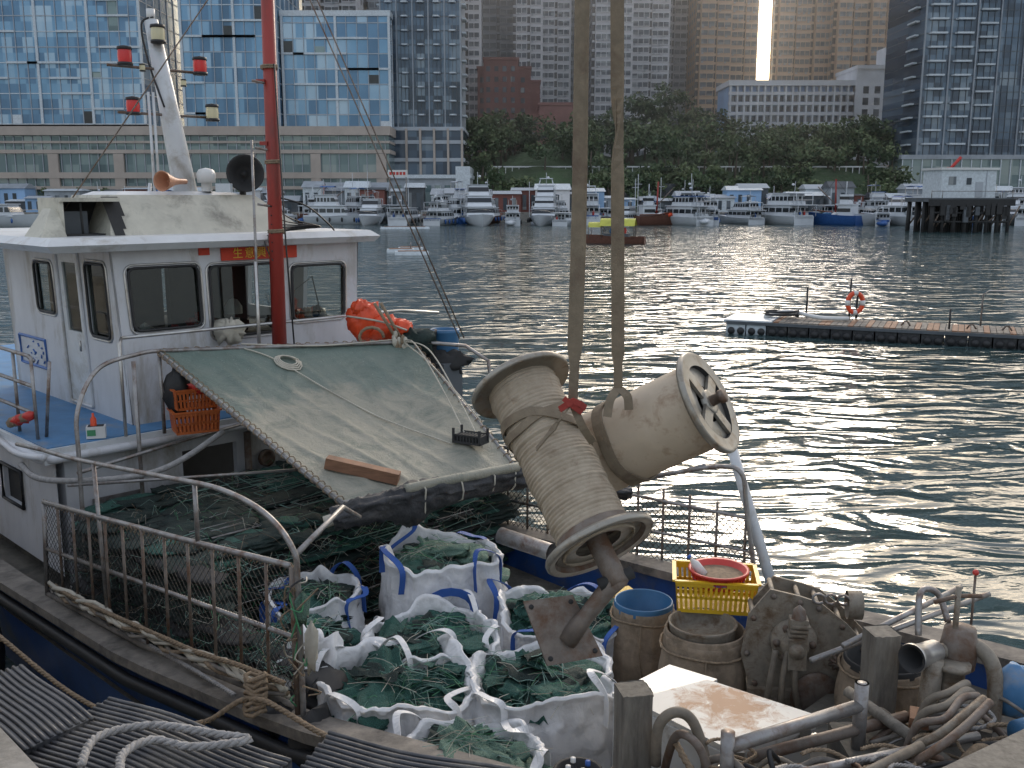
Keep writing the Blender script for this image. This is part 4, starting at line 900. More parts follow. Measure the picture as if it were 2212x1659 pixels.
# wire frames of the folded traps
for i in range(110):
    r_=R()
    if r_<.5: c=B(2.48+U(-.03,.05),U(.3,3.3),U(1.1,1.95)); ax1=B(0,1,0)-B(0,0,0); ax2=B(1,0,0)-B(0,0,0)
    else: c=B(U(.5,2.3),U(.2,3.3),2.03+U(-.02,.03)); ax1=B(0,1,0)-B(0,0,0); ax2=B(1,0,0)-B(0,0,0)
    l1,l2=U(.2,.3),U(.08,.14); tz=V(0,0,U(-.03,.03)); g.tube([c-ax1*l1-ax2*l2+tz,c+ax1*l1-ax2*l2-tz,c+ax1*l1+ax2*l2,c-ax1*l1+ax2*l2],.0035,random.choice(['soot_shade_black','steel','netline']),4,closed=True)
for i in range(1000):
    r_=R()
    if r_<.45: c=B(2.5+U(-.05,.06),U(.1,3.5),U(1.05,2.0))
    elif r_<.7: c=B(U(.4,4.2),.02+U(-.04,.02),U(1.1,1.9))
    else: c=B(U(.4,2.5),U(.1,3.5),2.02+U(-.03,.05))
    a=U(0,6.28);l=U(.08,.25)
    P=[c+V(math.cos(a)*t_*l+U(-.02,.02),math.sin(a)*t_*l,.05*math.sin(t_*3)+U(-.02,.02)) for t_ in (-1,-.5,0,.5,1)]
    g.tube(P,.0018,random.choice(['netline','netline','greenp','ropew','ropeb']),3)
g.build("net_trap_stack")
def bag(cx,cy,z0,r,h,seed,ang=0,handles='bag',fill='net',fh=.08,sq=3.2):
    random.seed(seed); g=MB(); shx,shy=U(-.09,.09),U(-.09,.05)
    def rad(a): 
        c,s=abs(math.cos(a)),abs(math.sin(a)); return (c**sq+s**sq)**(-1/sq)
    rimz=lambda a:h*(1.06+.24*nz((math.cos(a)*1.2,math.sin(a)*1.2,seed),1.)+.1*nz((math.cos(a)*3.,math.sin(a)*3.,seed),1.))
    lev=[(0,.86),(.1,1.0),(.3,1.07),(.5,1.08),(.7,1.05),(.85,1.0),(.94,1.0),(1.0,1.03),(1.02,.99),(1.0,.94),(.9,.89),(.65,.86)]
    def fn(u,v):
        i=v*(len(lev)-1); i0=min(int(i),len(lev)-2);t=i-i0; hh=lev[i0][0]*(1-t)+lev[i0+1][0]*t; rr=lev[i0][1]*(1-t)+lev[i0+1][1]*t
        a=u*2*math.pi; R0=r*rad(a)*rr*.86
        q=(math.cos(a)*2.2,math.sin(a)*2.2,hh*1.5+seed*5)
        rg=(1-abs(nz((q[0]*1.9,q[1]*1.9,q[2]*1.3),1.2)))**5
        R0*=1+.13*nz(q,1.1)+.05*nz((q[0]*2.2,q[1]*2.2,q[2]*2.5),1.2)+.018*nz((q[0]*6,q[1]*6,q[2]*3),1.2)+.05*(rg-.4)
        x=R0*math.cos(a+ang)+shx*hh;y=R0*math.sin(a+ang)+shy*hh
        return V(cx+x,cy+y,z0+hh*rimz(a)+.02*nz((x*7,y*7,hh*3),1))
    g.grid(fn,130,60,'bag')
    def fd(u,v):
        a=u*2*math.pi; R0=r*.86*rad(a)*v*.95; x=R0*math.cos(a+ang);y=R0*math.sin(a+ang)
        rg=(1-abs(nz((x*7,y*7,seed*3),1.)))**6+.6*(1-abs(nz((x*15,y*15,seed*3+9),1.)))**6
        return V(cx+x+shx*.9,cy+y+shy*.9,z0+h*.75+fh*1.3*(1-v*v)+.12*nz((x*4,y*4,seed),1.)+.075*rg)
    g.grid(fd,100,50,fill)
    for i in range(12):
        a=U(0,6.28);v=R()**.6*.75;p=fd(a/6.283,v)
        g.bundle((p.x,p.y,p.z+U(-.02,.02)),U(.14,.26)*r/.5,U(.08,.15),U(.02,.045),U(0,3.14),U(-.25,.25),random.choice([fill,fill,'net','netd']),seed*31+i,22,20,U(-.08,.08))
    for i in range(20):
        a=U(0,6.28);v=R()**.6*.78;p=fd(a/6.283,v); F0=frame_at(p.x,p.y,U(0,3.14),p.z+U(.0,.05)); L_=U(.08,.2);Wd=U(.04,.12);t1,t2=U(-.35,.35),U(-.45,.45); s9=U(0,50)
        def sh(u,v): 
            aa=(u*2-1)*L_*(1+.3*nz((v*2,s9,0),1));bb=(v*2-1)*Wd*(1+.4*nz((u*2,s9,4),1)); return F0(aa,bb,aa*t1+bb*t2+.05*nz((aa*9,bb*9,s9),1)+.02*math.sin(bb*60))
        g.grid(sh,8,6,random.choice([fill,fill,'net','netd'])); g.tube([sh(k_/6,0) for k_ in range(7)],.0025,random.choice(['netline','netd']),3)
    for i in range(120):
        a=U(0,6.28);v=R()*.86;p=fd(a/6.283,v)+V(0,0,.035); b_=U(0,6.28); l=U(.08,.26)
        g.tube([p+V(math.cos(b_)*l*t,math.sin(b_)*l*t,.03*(1-t*t)+U(-.015,.015)) for t in (-1,-.5,0,.5,1)],U(.0014,.0026),random.choice(['netline','netline','ropew','greenp']),3)
    for kq in range(4):
        a=math.pi/4+kq*math.pi/2+U(-.25,.25); p0=fn(((a-.28)/6.283)%1,.6);p1=fn(((a+.28)/6.283)%1,.6); md=(p0+p1)/2; out=(md-V(cx,cy,md.z)).normalized()
        hh=U(.0,.14); P=smooth_path([p0+V(0,0,-.2)+out*.02,p0+V(0,0,.02)+out*.01,md+V(U(-.05,.05),U(-.05,.05),hh)+out*U(-.18,.12),p1+V(0,0,.02)+out*.01,p1+V(0,0,-.2)+out*.02],7)
        g.strap(P,out.cross(V(0,0,1))*.3+out,.05,.005,handles)
    return g
SPEC=[(-.56,8.35,.98,.58,.9,1,.1,'bagblue','netl',.14),(-.88,6.52,.98,.6,.66,2,.35,'bag','net',.08),(.26,6.6,.98,.58,.66,3,.05,'bag','net',.08),(-.6,7.3,.98,.54,.66,4,.5,'bag','net',.07),(-1.72,8.05,.98,.46,.66,5,.2,'bagblue','netd',.06),(-1.66,7.28,.98,.44,.5,6,.3,'bag','net',.2),(.42,7.75,.98,.55,.66,7,.2,'bagblue','net',.12),(-.2,5.6,.98,.48,.6,8,.3,'bag','netl',.1)]
for s_ in SPEC: bag(*s_).build("bulk_bag")
g=MB(); g.blob(B(3.95,.35,1.4),(.3,.25,.38),'bag',.35,2.6,40,5); g.build("mesh_sack")
g=MB(); c=V(-.5,7.75,1.35)
P=[c+V(-.19,0,-.1),c+V(-.19,-.01,.1)]+[c+V(-.19*math.cos(t*math.pi/8),-.03,.32+.14*math.sin(t*math.pi/8)) for t in range(9)]+[c+V(.19,-.01,.1),c+V(.19,0,-.1)]
g.strap(P,[V(1,0,0)]*2+[V(-math.cos(t*math.pi/8),0,math.sin(t*math.pi/8)) for t in range(9)]+[V(1,0,0)]*2,.07,.006,'bagblue'); g.build("bag_handle")
# ------------------------------------------------------------ drums and slings
axA=V(.388,-.609,-.694).normalized(); cA=V(.27,5.6,3.485); hA=.565
g=MB()
prof=[];nn=300
random.seed(8)
for i in range(nn+1):
    t=-hA+2*hA*i/nn; k=i/nn*46
    prof.append((t,.21+.006*abs(math.sin(k*math.pi))+.009*nz((t*7,0,0),1)+.004*nz((t*40,3,0),1)+(.005 if int(k)%7==3 else 0)))
g.lathe(cA,axA,prof,'wound',60,lambda h,a:.004*nz((h*14,math.cos(a)*2,math.sin(a)*2),2)+.003*nz((h*60,math.cos(a)*1.5,math.sin(a)*1.5),1))
def flange(g,c,ax,sgn,r,inner,mt='flange'):
    g.lathe(c,ax*sgn,[(-.02,inner*.5),(-.02,r*.97),(-.03,r),(-.015,r+.008),(.005,r+.008),(.014,r),(.01,r*.96),(.008,inner)],mt,64,lambda h,a:.004*nz((math.cos(a)*2,math.sin(a)*2,inner*9),1))
flange(g,cA+axA*hA,axA,1,.315,.275); flange(g,cA-axA*hA,axA,-1,.31,.24)
g.lathe(cA+axA*hA,axA,[(.008,.275),(-.01,.265),(-.1,.22),(-.2,.16),(-.22,.0)],'rustst',48)
g.lathe(cA-axA*hA,-axA,[(.008,.24),(-.01,.19),(-.02,.17),(-.03,.0)],'winch',40)
g.lathe(cA+axA*hA,axA,[(-.2,.065),(.12,.062),(.24,.058),(.24,0)],'rustst',24)
g.lathe(cA-axA*hA,-axA,[(-.1,.04),(.1,.04),(.1,0)],'rustst',16)
E=cA+axA*(hA+.2); Pn=V(.3,5.12,2.6)
g.tube([E+axA*-.05,E+axA*.02,E.lerp(Pn,.15),E.lerp(Pn,.6),Pn],.05,'rustst',16,[.055,.056,.052,.045,.06])
pl=[V(.06,5.12,2.83),V(.335,5.21,2.83),V(.5,5.12,2.51),V(.19,5.02,2.5)]; nrm=(pl[1]-pl[0]).cross(pl[3]-pl[0]).normalized()*.008
g.hexa([p-nrm for p in pl]+[p+nrm for p in pl],'rustst')
cen=sum(pl,V(0,0,0))/4
for p in pl:
    q=p.lerp(cen,.2); g.lathe(q,nrm,[(-.014,0),(-.014,.014),(.014,.014),(.014,0)],'soot_shade_black',8)
g.beam(E.lerp(Pn,.6),cen+V(.06,0,-.04),.01,.09,'rustst'); g.lathe(E,(.95,.2,.3),[(-.1,0),(-.1,.035),(.1,.035),(.1,.025),(.08,0)],'soot_shade_black',16)
g.build("rope_drum")
axB=V(.766,-.406,.4925).normalized(); cE=V(1.165,5.75,3.81); Lb=1.12; cB=cE-axB*Lb*.5
g=MB()
g.lathe(cE,axB,[(-Lb+.02*i,.262+.003*nz((i*.3,0,0),1)) for i in range(56)],'drumb',64,lambda h,a:.004*nz((h*4,math.cos(a),math.sin(a)),2)); flange(g,cE,axB,1,.315,.235); flange(g,cE-axB*Lb,axB,-1,.315,.245)
g.lathe(cE,axB,[(.008,.235),(-.03,.232),(-.2,.23),(-.21,0)],'soot_shade_black',48)  # hollow drum end lined near-black, shade painted as colour
up=V(0,0,1);xB=axB.cross(up).normalized();yB=xB.cross(axB)
for k in range(2):
    a=math.radians(62+90*k); dv=xB*math.cos(a)+yB*math.sin(a); g.beam(cE-dv*.245-axB*.006+axB*.002*k,cE+dv*.245-axB*.006+axB*.002*k,.08,.02,'flange',axB)
g.lathe(cE,axB,[(-.02,.075),(.012,.075),(.014,.06),(.014,.0)],'flange',32); g.lathe(cE,axB,[(0,.035),(.07,.03),(.07,.042),(.1,.042),(.1,0)],'rustst',12)
g.lathe(cE-axB*Lb,-axB,[(0,.04),(.18,.04),(.18,0)],'rustst',12)
g.build("smooth_drum")
def loop(g,c,ax,r,t0,amp,ph,w,mt,th=.008,n=48,wob=0):
    ax=ax.normalized();x=ax.cross(V(0,0,1)).normalized();y=x.cross(ax);P=[];W=[]
    for i in range(n+1):
        a=2*math.pi*i/n; P.append(c+ax*(t0+amp*math.cos(a-ph)+.006*math.sin(5*a))+(x*math.cos(a)+y*math.sin(a))*(r+wob*math.sin(3*a))); W.append(ax+x*.12*math.sin(4*a+ph))
    g.strap(P,W,w,th,mt)
kn1=V(.335,5.4,3.88); kn2=V(.62,5.72,3.9)
g=MB()
loop(g,cA,axA,.23,-.17,.13,math.pi,.055,'sling'); loop(g,cA,axA,.228,-.26,.05,.4,.05,'sling')
n_=40; P=[];W=[];ww=[]
for i in range(n_+1):
    t=i/n_; P.append(kn1.lerp(V(.40,5.52,8),t)+V(.008*math.sin(t*8),0,0)); a=.15+.5*math.sin(t*2.5); W.append(V(math.cos(a),math.sin(a),0)); ww.append(.085 if t>.06 else .05)
g.strap(P,W,ww,.008,'sling'); g.strap([p+V(.01,.02,0) for p in P],[V(math.cos(-.2),math.sin(-.2),0)]*len(P),[x*.8 for x in ww],.007,'sling')
g.strap([kn1+V(-.07,-.02,-.035),kn1+V(-.03,-.05,.0),kn1+V(0,-.055,.02),kn1+V(.04,-.04,.0),kn1+V(.07,-.01,-.03)],V(0,0,1),.035,.012,'slingr'); g.strap([kn1+V(-.05,-.03,.03),kn1+V(0,-.05,-.01),kn1+V(.05,-.03,-.05)],V(.3,0,1),.03,.012,'slingr')
g.strap(smooth_path([kn1,kn1+V(.05,-.03,-.12),kn1+V(.12,.05,-.24)],5),V(.8,0,.3),.045,.008,'sling')
g.strap(smooth_path([kn1,kn1+V(-.08,-.05,-.1),kn1+V(-.2,-.03,-.26)],5),V(.5,0,.7),.045,.008,'sling')
g.build("lifting_sling")
g=MB(); P=[];W=[];ww=[]
for i in range(61):
    t=i/60; P.append(kn2.lerp(V(.54,5.8,8),t)); tw=math.pi*1.0/(1+math.exp(-(t-.36)*40)); W.append(V(math.cos(tw),math.sin(tw),0)); ww.append(.075 if t>.04 else .05)
g.strap(P,W,ww,.01,'sling'); g.strap([p+V(.012,.015,0) for p in P],[V(math.cos(.5),math.sin(.5),0)]*61,[x*.7 for x in ww],.008,'sling')
loop(g,cB-axB*.08,axB,.272,0,.03,0,.07,'sling'); loop(g,cB-axB*.02,axB,.274,.0,-.05,.5,.05,'sling')
g.strap(smooth_path([kn2,kn2+V(-.05,-.06,-.06),kn2+V(-.07,-.1,-.15)],5),V(1,0,0),.05,.008,'sling'); g.strap(smooth_path([kn2,kn2+V(.05,-.04,-.04),kn2+V(.06,-.05,-.12)],5),V(1,0,0),.05,.008,'sling')
g.build("lifting_sling")
g=MB(); g.tube([(.47,5.66,8.05),(.47,5.66,8.5)],.05,'rustst',10); g.tube([(.36,5.6,8),(.47,5.66,7.93),(.58,5.7,8),(.6,5.7,8.1)],.04,'rustst',10); g.tube([(.47,5.66,8.4),(.47,5.66,16)],.015,'black',6); g.build("crane_hook")
# ------------------------------------------------------------ barrels, crate, freezer, winch, posts
def barrel(cx,cy,z0,z1,r,inner='soot_shade_black',rim='blup',seed=0):
    g=MB(); h=z1-z0
    g.lathe((cx,cy,z0),(0,0,1),[(h*.985*t/24,r*(.94+.1*math.sin(math.pi*min(1,t/24*1.05)))) for t in range(25)]+[(h*.985,r*.9)],'burlap',72,lambda hh,a:.014*nz((math.cos(a)*2,math.sin(a)*2,hh*3+seed),1.3)+.012*nz((math.cos(a)*7,math.sin(a)*7,hh*4+seed),1))
    g.lathe((cx,cy,z0),(0,0,1),[(h*.95,r*.93),(h+.02,r*.93),(h+.03,r*.9),(h+.02,r*.87),(h*.5,r*.83),(h*.5,0)],rim,40)
    g.tube([(cx+r*1.03*math.cos(t*.3),cy+r*1.03*math.sin(t*.3),z0+h*.9+.01*math.sin(t)) for t in range(21)],.01,'ropeb',5,closed=True)
    g.tube([(cx-.05,cy-r*1.03,z0+h*.9),(cx-.06,cy-r*1.08,z0+h*.6),(cx-.02,cy-r*1.06,z0+h*.3)],.006,'ropeb',5)
    return g
barrel(1.04,7.42,1.0,1.84,.25,rim='blup',seed=1).build("burlap_barrel")
g=barrel(1.40,6.77,1.0,1.9,.31,rim='burlap',seed=2); g.lathe((1.38,6.76,1.68),(0,0,1),[(0,.21),(.28,.24),(.3,.25),(.3,.23),(.25,.22),(.2,.215),(.19,0)],'winch',36); g.build("burlap_barrel")
barrel(2.47,6.15,1.5,1.98,.28,rim='soot_shade_black',seed=3).build("burlap_barrel")
crate((1.53,7.1,1.97),.56,.38,.24,'yelp',-.15,top=1.07).build("yellow_crate")
g=MB(); c=(1.55,7.08,2.14); g.lathe(c,(0,0,1),[(0,.17),(.02,.18),(.1,.205),(.11,.225),(.125,.225),(.12,.2),(.03,.17),(.02,0)],'redp',36)
g.lathe((c[0],c[1],c[2]+.08),(0,0,1),[(.0,.185),(.005,0)],'ropeb',24)
for i in range(30): a=i*.2094; g.tube([(c[0]+.18*math.cos(a),c[1]+.18*math.sin(a),c[2]+.01),(c[0]+.207*math.cos(a),c[1]+.207*math.sin(a),c[2]+.1)],.004,'redp',4)
g.tube([(c[0]+.19*math.cos(t*.3),c[1]+.19*math.sin(t*.3),c[2]+.05) for t in range(21)],.005,'bagblue',4,closed=True)
g.lathe((c[0]-.11,c[1],c[2]+.07),(-.5,.2,.6),[(0,0),(0,.035),(.1,.035),(.14,.015),(.15,.015),(.15,0)],'whitep2',12); g.lathe((c[0]-.11-.1,c[1]+.04,c[2]+.19),(-.5,.2,.6),[(0,.018),(.02,.018),(.02,0)],'bagblue',10); g.build("red_basket")
g=MB()
F4=[V(.72,5.66,0),V(1.19,5.12,0),V(1.82,5.48,0),V(1.25,5.93,0)]
def fq(k,z): return [p+V(0,0,z-.07)+((p-sum(F4,V(0,0,0))/4)*k) for p in F4]
g.hexa(fq(-.04,1.5)+fq(-.04,1.93),'frz'); g.hexa(fq(0,1.935)+fq(0,1.99),'frz')
L0=fq(0,1.995); LL=fq(-.02,2.0); g.hexa([L0[0].lerp(L0[2],.02),L0[1].lerp(L0[3],.02),L0[2].lerp(L0[0],.02),L0[3].lerp(L0[1],.02)]+[p+V(0,0,.03) for p in LL],'frzr')
g.beam(fq(.01,1.9)[1],fq(.01,1.9)[2],.02,.02,'silver')
for t in (.15,.85): q=fq(.02,1.94)[1].lerp(fq(.02,1.94)[2],t); g.box(q.x-.03,q.x+.03,q.y-.02,q.y+.02,q.z-.05,q.z+.04,'silver')
g.build("chest_freezer")
g=MB(); G4=[V(.64,5.8,1.4),V(.98,5.69,1.4),V(1.32,5.98,1.4),V(1.05,6.18,1.4)]; g.hexa(G4+[p+V(0,0,.5) for p in G4],'frz'); cc=sum(G4,V(0,0,0))/4
g.hexa([p+V(0,0,.505)+(p-cc)*.03 for p in G4]+[p+V(0,0,.53)+(p-cc)*.03 for p in G4],'frz'); g.build("white_cool_box")
def wpost(x0,x1,y,z0,z1,ang,name="timber_post"):
    g=MB(); F=frame_at((x0+x1)/2,y,ang); w=(x1-x0)/2
    def fn(u,v):
        a=u*4; k=int(a)%4;t=a-int(a); C=[(-w,-w),(w,-w),(w,w),(-w,w)]; p,q=C[k],C[(k+1)%4]; x=p[0]+(q[0]-p[0])*t;y_=p[1]+(q[1]-p[1])*t; z=z0+(z1-z0)*v
        cr=1-.05*(abs(t-.5)*2)**6
        return F(x*cr*(1+.08*nz((x*20,y_*20,z*3),1)),y_*cr*(1+.08*nz((x*20,y_*20,z*3+5),1)),z+(.012*nz((x*30,y_*30,0),1) if v>.95 else 0))
    g.grid(fn,32,24,'post',False); g.box(-w*.96,w*.96,-w*.96,w*.96,z1-.014,z1-.002,'post',F)
    for i in range(5): P=[F(w*1.35*math.cos(t*.785)*1.05,w*1.35*math.sin(t*.785)*1.05,z0+.12+.03*i+.004*t) for t in range(8)]; g.tube(P,.018,'ropeb',6,closed=True)
    g.build(name)
wpost(.59,.77,5.15,1.5,2.3,.2); wpost(2.17,2.34,5.68,1.6,2.4,.15)
g=MB(); F=frame_at(2.0,6.45,-.15,0)
outl=[(-.33,1.6),(-.4,1.85),(-.36,2.15),(-.22,2.34),(-.02,2.3),(.12,2.26),(.3,2.12),(.46,1.95),(.4,1.72),(.2,1.6)]
def plate(y0,y1,mt,sc=1.,ox=0):
    P=[(ox+x*sc,1.95+(z-1.95)*sc) for x,z in outl];n=len(P); g.add([F(x,y0,z) for x,z in P]+[F(x,y1,z) for x,z in P],[tuple(range(n)),tuple(range(2*n-1,n-1,-1))]+[(i,(i+1)%n,n+(i+1)%n,n+i) for i in range(n)],mt)
plate(0,.02,'winch'); plate(.3,.32,'winch',.95,.04)
g.lathe(F(.0,.02,2.0),F(0,1,0)-F(0,0,0),[(0,.14),(.28,.14)],'rustst',28); g.lathe(F(-.05,-.01,1.98),F(0,-1,0)-F(0,0,0),[(0,.16),(.04,.15),(.05,.1),(.12,.09),(.13,.05),(.2,.05),(.2,0)],'winch',24)
for k in range(6): a=k*1.047; c=F(-.05+.12*math.cos(a),-.03,1.98+.12*math.sin(a)); g.lathe(c,F(0,-1,0)-F(0,0,0),[(0,.025),(.05,.025),(.05,0)],'rustst',8)
for k in range(8): 
    x,z=outl[k]; c=F(x*.9,-.0,1.95+(z-1.95)*.88); g.lathe(c,F(0,-1,0)-F(0,0,0),[(0,.02),(.02,.02),(.02,0)],'rustst',6); g.tube([c,F(x*.9,.3,1.95+(z-1.95)*.88)],.018,'winch',8)
for (a,b_) in (((-.1,1.95),(-.12,1.5)),((-.02,1.95),(0,1.5)),((-.18,1.95),(-.22,1.55))): g.tube(smooth_path([F(a[0],-.12,a[1]),F(a[0]-.03,-.16,1.75),F(b_[0],-.1,b_[1])],6),.022,'hose',8)
for k in range(4): g.box(-.12+k*.01,.0+k*.01,-.2,-.1,2.06+k*.03,2.075+k*.03,'winch',F)
g.box(-.1,.02,-.18,-.08,1.84,2.2,'winch',F); g.lathe(F(-.04,-.14,2.2),V(0,0,1),[(0,.05),(.06,.04),(.08,.02),(.1,0)],'rustst',12)
for k in range(3): g.tube([F(.1+.04*math.cos(t*.7)+.08*k,-.02,2.3+.035*math.sin(t*.7)) for t in range(9)],.01,'steel',5)
g.lathe(F(.32,.15,2.2),F(1,0,0)-F(0,0,0),[(0,.1),(.1,.1),(.1,0)],'winch',20)
g.box(-.35,.5,-.05,.4,1.5,1.62,'winch',F); g.lathe(F(.1,-.02,1.6),F(.2,-1,0)-F(0,0,0),[(0,.12),(.02,.17),(.04,.17),(.05,.1),(.05,0)],'rustst',24)
for k in range(9): a=k*.7; g.tube([F(.25+.06*math.cos(a),-.03,1.85+.06*math.sin(a)),F(.25,-.06,1.85)],.012,'rustst',6)
g.build("net_winch")
g=MB(); c=V(2.43,5.5,2.33); ax=V(-.75,-.6,.12).normalized()
g.lathe(c+ax*.12,ax,[(0,.085),(-.015,.088),(-.02,.075),(-.12,.07),(-.26,.07)],'silver',28); g.lathe(c+ax*.12,ax,[(0,.085),(-.01,.065),(-.2,.05),(-.2,0)],'soot_shade_black',28)  # mouth of the fitting lined near-black as painted shade
g.tube(smooth_path([V(2.58,5.6,2.3),V(2.75,5.6,2.36),V(2.86,5.5,2.25),V(2.86,5.45,1.9),V(2.8,5.4,1.6)],6),.045,'winch',12)
g.tube([V(2.5,5.5,2.3),V(2.48,5.5,1.7)],.06,'winch',14); g.box(2.38,2.6,5.42,5.6,1.65,1.72,'rustst'); g.lathe((2.62,5.5,2.05),(0,0,1),[(0,.07),(0,.11),(.03,.11),(.03,.07),(.2,.07),(.2,.1),(.23,.1),(.23,0)],'winch',20)
g.lathe((2.7,5.62,2.2),(0,0,1),[(0,.1),(.12,.11),(.25,.09),(.27,0)],'rustst',20)
g.tube([V(2.66,5.6,2.3),V(2.66,5.6,2.72)],.018,'winch',8); g.tube([V(2.52,5.6,2.62),V(2.66,5.6,2.66),V(2.8,5.6,2.66)],.014,'rustst',8); g.tube([V(2.9,5.9,2.2),V(2.9,5.9,2.68)],.008,'rustst',6); g.blob((2.9,5.9,2.69),(.02,.02,.02),'redp',0)
g.tube(smooth_path([V(2.45,5.62,2.4),V(2.5,5.75,2.62),V(2.62,5.78,2.6),V(2.66,5.7,2.45)],6),.02,'steel',8)
g.blob((3.02,5.5,2.1),(.14,.12,.16),'blued',.15,2,16,4); g.lathe((2.75,4.95,2.12),(1,.3,.1),[(0,0),(0,.09),(.22,.09),(.24,.05),(.3,.05),(.3,0)],'blup',20)
g.build("pipe_hauler")
g=MB(); random.seed(21)
g.tube([V(1.13,4.78,2.16),V(1.98,5.22,2.16)],.038,'steel',12); g.tube([V(1.98,5.22,2.3),V(1.98,5.22,1.8)],.04,'steel',12); g.lathe((1.98,5.22,2.3),(0,0,1),[(0,.04),(.0,.028),(-.1,.028),(-.1,0)],'rustst',12); g.tube([V(1.13,4.78,2.25),V(1.13,4.78,1.8)],.038,'steel',12)
g.tube([V(1.2,4.6,2.06),V(2.6,5.1,2.04)],.028,'steel',10); g.tube([V(1.5,4.5,2.04),V(2.2,4.9,2.1)],.028,'hose',10); g.tube([V(2.0,5.5,2.1),V(2.35,4.9,2.0)],.035,'post',10)
g.tube([V(1.3,4.95,2.0),V(2.3,5.35,2.02)],.035,'rustst',10); g.tube([V(2.1,5.9,2.2),V(3.1,6.5,2.35)],.02,'steel',10); g.tube([V(1.9,5.9,2.1),V(3.3,6.5,2.3)],.02,'steel',10)
g.build("steel_tube_frame")
g=MB()
g.tube(smooth_path([V(.8,5.05,1.9),V(.8,5.0,2.15),V(.88,4.98,2.25),V(.98,4.98,2.2),V(1.05,4.95,2.0),V(1.1,4.9,1.7)],8),.03,'hose',12)
g.tube(smooth_path([V(.85,5.1,1.8),V(.9,5.0,2.1),V(1.0,4.9,2.1),V(1.08,4.85,1.9)],8),.024,'rustst',12)
for i in range(5):
    y=4.9+i*.11; o=U(-.05,.05); g.tube(smooth_path([V(2.05+.07*i,y,1.8),V(2.1+.07*i,y-.05,2.02+.03*i+o),V(2.25+.06*i,y-.1,2.15+.02*i),V(2.42+.05*i,y+o,2.24),V(2.6+.02*i,y+.1,2.3-.04*i)],7),U(.018,.026),random.choice(['hose','winch','rustst']),10)
def cy_(x,y): return y if x>2.05 else 4.5+(y-4.5)*.42
for i in range(50):
    x=U(1.1,2.9);y=cy_(x,U(4.55,5.5));z=1.92+U(0,.12);a=U(0,6.28);l=U(.12,.4)
    g.tube(smooth_path([V(x-l*math.cos(a),y-l*math.sin(a)*.4,z-.03),V(x,y,z+U(0,.08)),V(x+l*math.cos(a+U(-.8,.8)),y+l*math.sin(a+.5)*.4,z-.03)],6),U(.008,.024),random.choice(['hose','rustst','steel','black','plank','ropeb','winch']),8)
for i in range(34):
    x=U(1.1,2.9);y=cy_(x,U(4.5,5.5)); F=frame_at(x,y,U(0,3),1.93+U(0,.08)); s1,s2,s3=U(.02,.1),U(.02,.07),U(.01,.06)
    g.fru((-s1,s1,-s2,s2),0,(-s1*.9,s1*.9,-s2*.9,s2*.9),s3,random.choice(['rustst','winch','plank','wood','silver','deck']),F)
g.build("hose_tangle")
g=MB()
for i in range(12):
    x=U(1.1,2.8);y=cy_(x,U(4.6,5.5)); P=[V(x+U(.1,.16)*math.cos(t*.7),y+.1*math.sin(t*.7),1.95+.01*t+U(0,.02)) for t in range(14)]; rope(g,P,U(.01,.016),random.choice(['ropeb','ropeg','ropeb']),3)
rope(g,[V(.9,5.0,2.05),V(1.0,4.8,1.98),V(1.3,4.8,1.95),V(1.5,4.7,2.02)],.02,'ropeb',5); g.build("rope_coils")
g=MB(); g.box(.78,3.6,4.3,6.2,1.4,1.55,'deck'); g.box(1.05,3.4,4.45,5.05,1.56,1.9,'deck'); g.box(1.9,3.4,5.05,5.5,1.56,1.9,'deck'); g.build("foredeck_platform",boat)
g=MB(); g.beam(V(1.9,3.95,2.42),V(3.0,4.7,2.36),.2,.1,'post'); g.build("timber_beam")
g=MB()
x,y=.36,4.95
g.lathe((x,y,1.72),(0,0,1),[(0,.12),(.2,.14),(.2,.12),(.05,.11),(.05,0)],'soot_shade_black',24)
for k in range(4):
    a=k*1.57+.4; X=x+.06*math.cos(a);Y=y+.06*math.sin(a); g.lathe((X,Y,1.78),(0,0,1),[(0,.028),(.11,.028),(.14,.013),(.16,.013)],'blackt',12); g.lathe((X,Y,1.94),(0,0,1),[(0,.015),(.025,.015),(.025,0)],'whitep2' if k else 'bagblue',10)
g.build("bottle_bucket")
g=MB(); 
for (c,r_,mt) in ((V(1.0,8.4,1.45),(.1,.1,.08),'yelp'),(V(1.15,8.3,1.4),(.15,.1,.06),'redp'),(V(.85,8.5,1.35),(.12,.1,.08),'redp')): F=frame_at(c.x,c.y,.4,c.z); g.fru((-r_[0],r_[0],-r_[1],r_[1]),-r_[2],(-r_[0]*1.1,r_[0]*1.1,-r_[1]*1.1,r_[1]*1.1),r_[2],mt,F)
g.build("plastic_boxes")
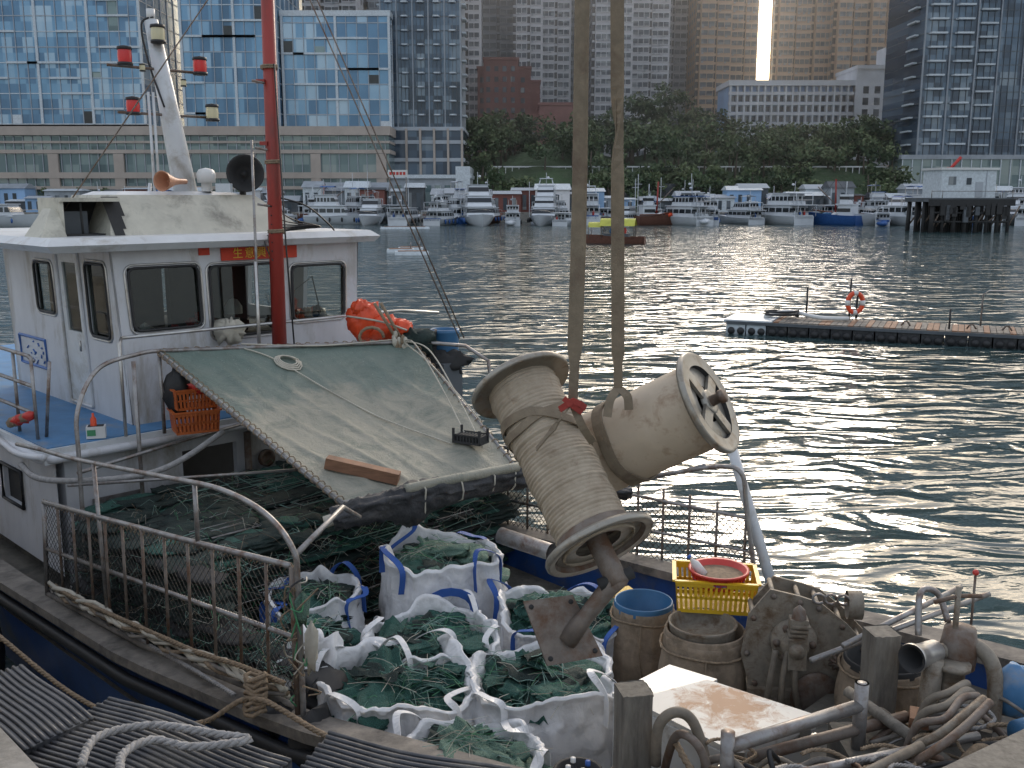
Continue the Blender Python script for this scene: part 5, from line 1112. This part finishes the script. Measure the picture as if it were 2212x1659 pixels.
# ------------------------------------------------------------ quay-side mats and ropes
def mat_ribbed(x,y,z,L,W_,ang,tilt,tz=0):
    g=MB(); F0=frame_at(x,y,ang,z); F=lambda a,b_,c:F0(a,b_,c+b_*tilt+a*tz+.012*math.sin(a*7+x*3))
    n_=int(W_/.024); S=10
    for k in range(S):
        a0,a1=-L/2+L*k/S,-L/2+L*(k+1)/S; g.box(a0,a1,-W_/2,W_/2,-.035,0,'rubber',F)
    for i in range(n_):
        b_=-W_/2+(i+.5)*W_/n_; e=U(-.01,.01); g.tube([F(-L/2+L*k/S+(e if k in(0,S) else 0),b_,.002) for k in range(S+1)],.0085,'rubber',6)
    return g
random.seed(5)
mat_ribbed(-2.05,3.62,2.98,.7,.5,-.75,.1).build("ribbed_rubber_mat"); mat_ribbed(-1.32,3.3,2.99,.95,.46,-.5,.12).build("ribbed_rubber_mat"); mat_ribbed(-.42,3.24,2.92,.75,.4,-.35,.15).build("ribbed_rubber_mat"); mat_ribbed(.3,3.05,2.92,.5,.3,-.2,.1).build("ribbed_rubber_mat")
g=MB(); rope(g,[V(-1.45,3.05,3.12),V(-1.5,3.3,3.08),V(-1.35,3.42,3.06),V(-1.1,3.36,3.06),V(-.95,3.3,3.07),V(-1.15,3.27,3.06),V(-1.3,3.3,3.07),V(-1.35,3.15,3.1),V(-1.25,2.9,3.15)],.017,'ropeg',8); g.build("braided_rope")
g=MB(); rope(g,[V(-4.6,7.6,1.9),V(-3.9,7.2,1.6),V(-3.2,6.75,1.4),V(-2.6,6.4,1.38),V(-2.1,6.2,1.5),V(-1.72,6.12,1.72),V(-1.2,5.75,1.68),V(-.6,5.3,1.68),V(0,4.9,1.6),V(.6,4.6,1.5)],.02,'ropeb',8)
rope(g,[V(-1.9,6.3,1.65),V(-2.4,6.9,1.55),V(-2.9,7.4,1.5),V(-3.3,7.8,1.48)],.018,'ropeg',6)
for i in range(8): P=[V(-1.72+.07*math.cos(t*.785),6.14+.05*math.sin(t*.785)+.01*i,1.62+.03*i+.02*math.sin(t*2+i)) for t in range(8)]; g.tube(P,.016,'ropeb',6,closed=True)
g.build("mooring_rope")
g=MB(); rope(g,[V(-5.6,9.4,3.2),V(-5.3,8.9,2.3),V(-5.1,8.7,1.2),V(-5.0,8.6,.6)],.015,'ropeg',6); g.build("hanging_rope")
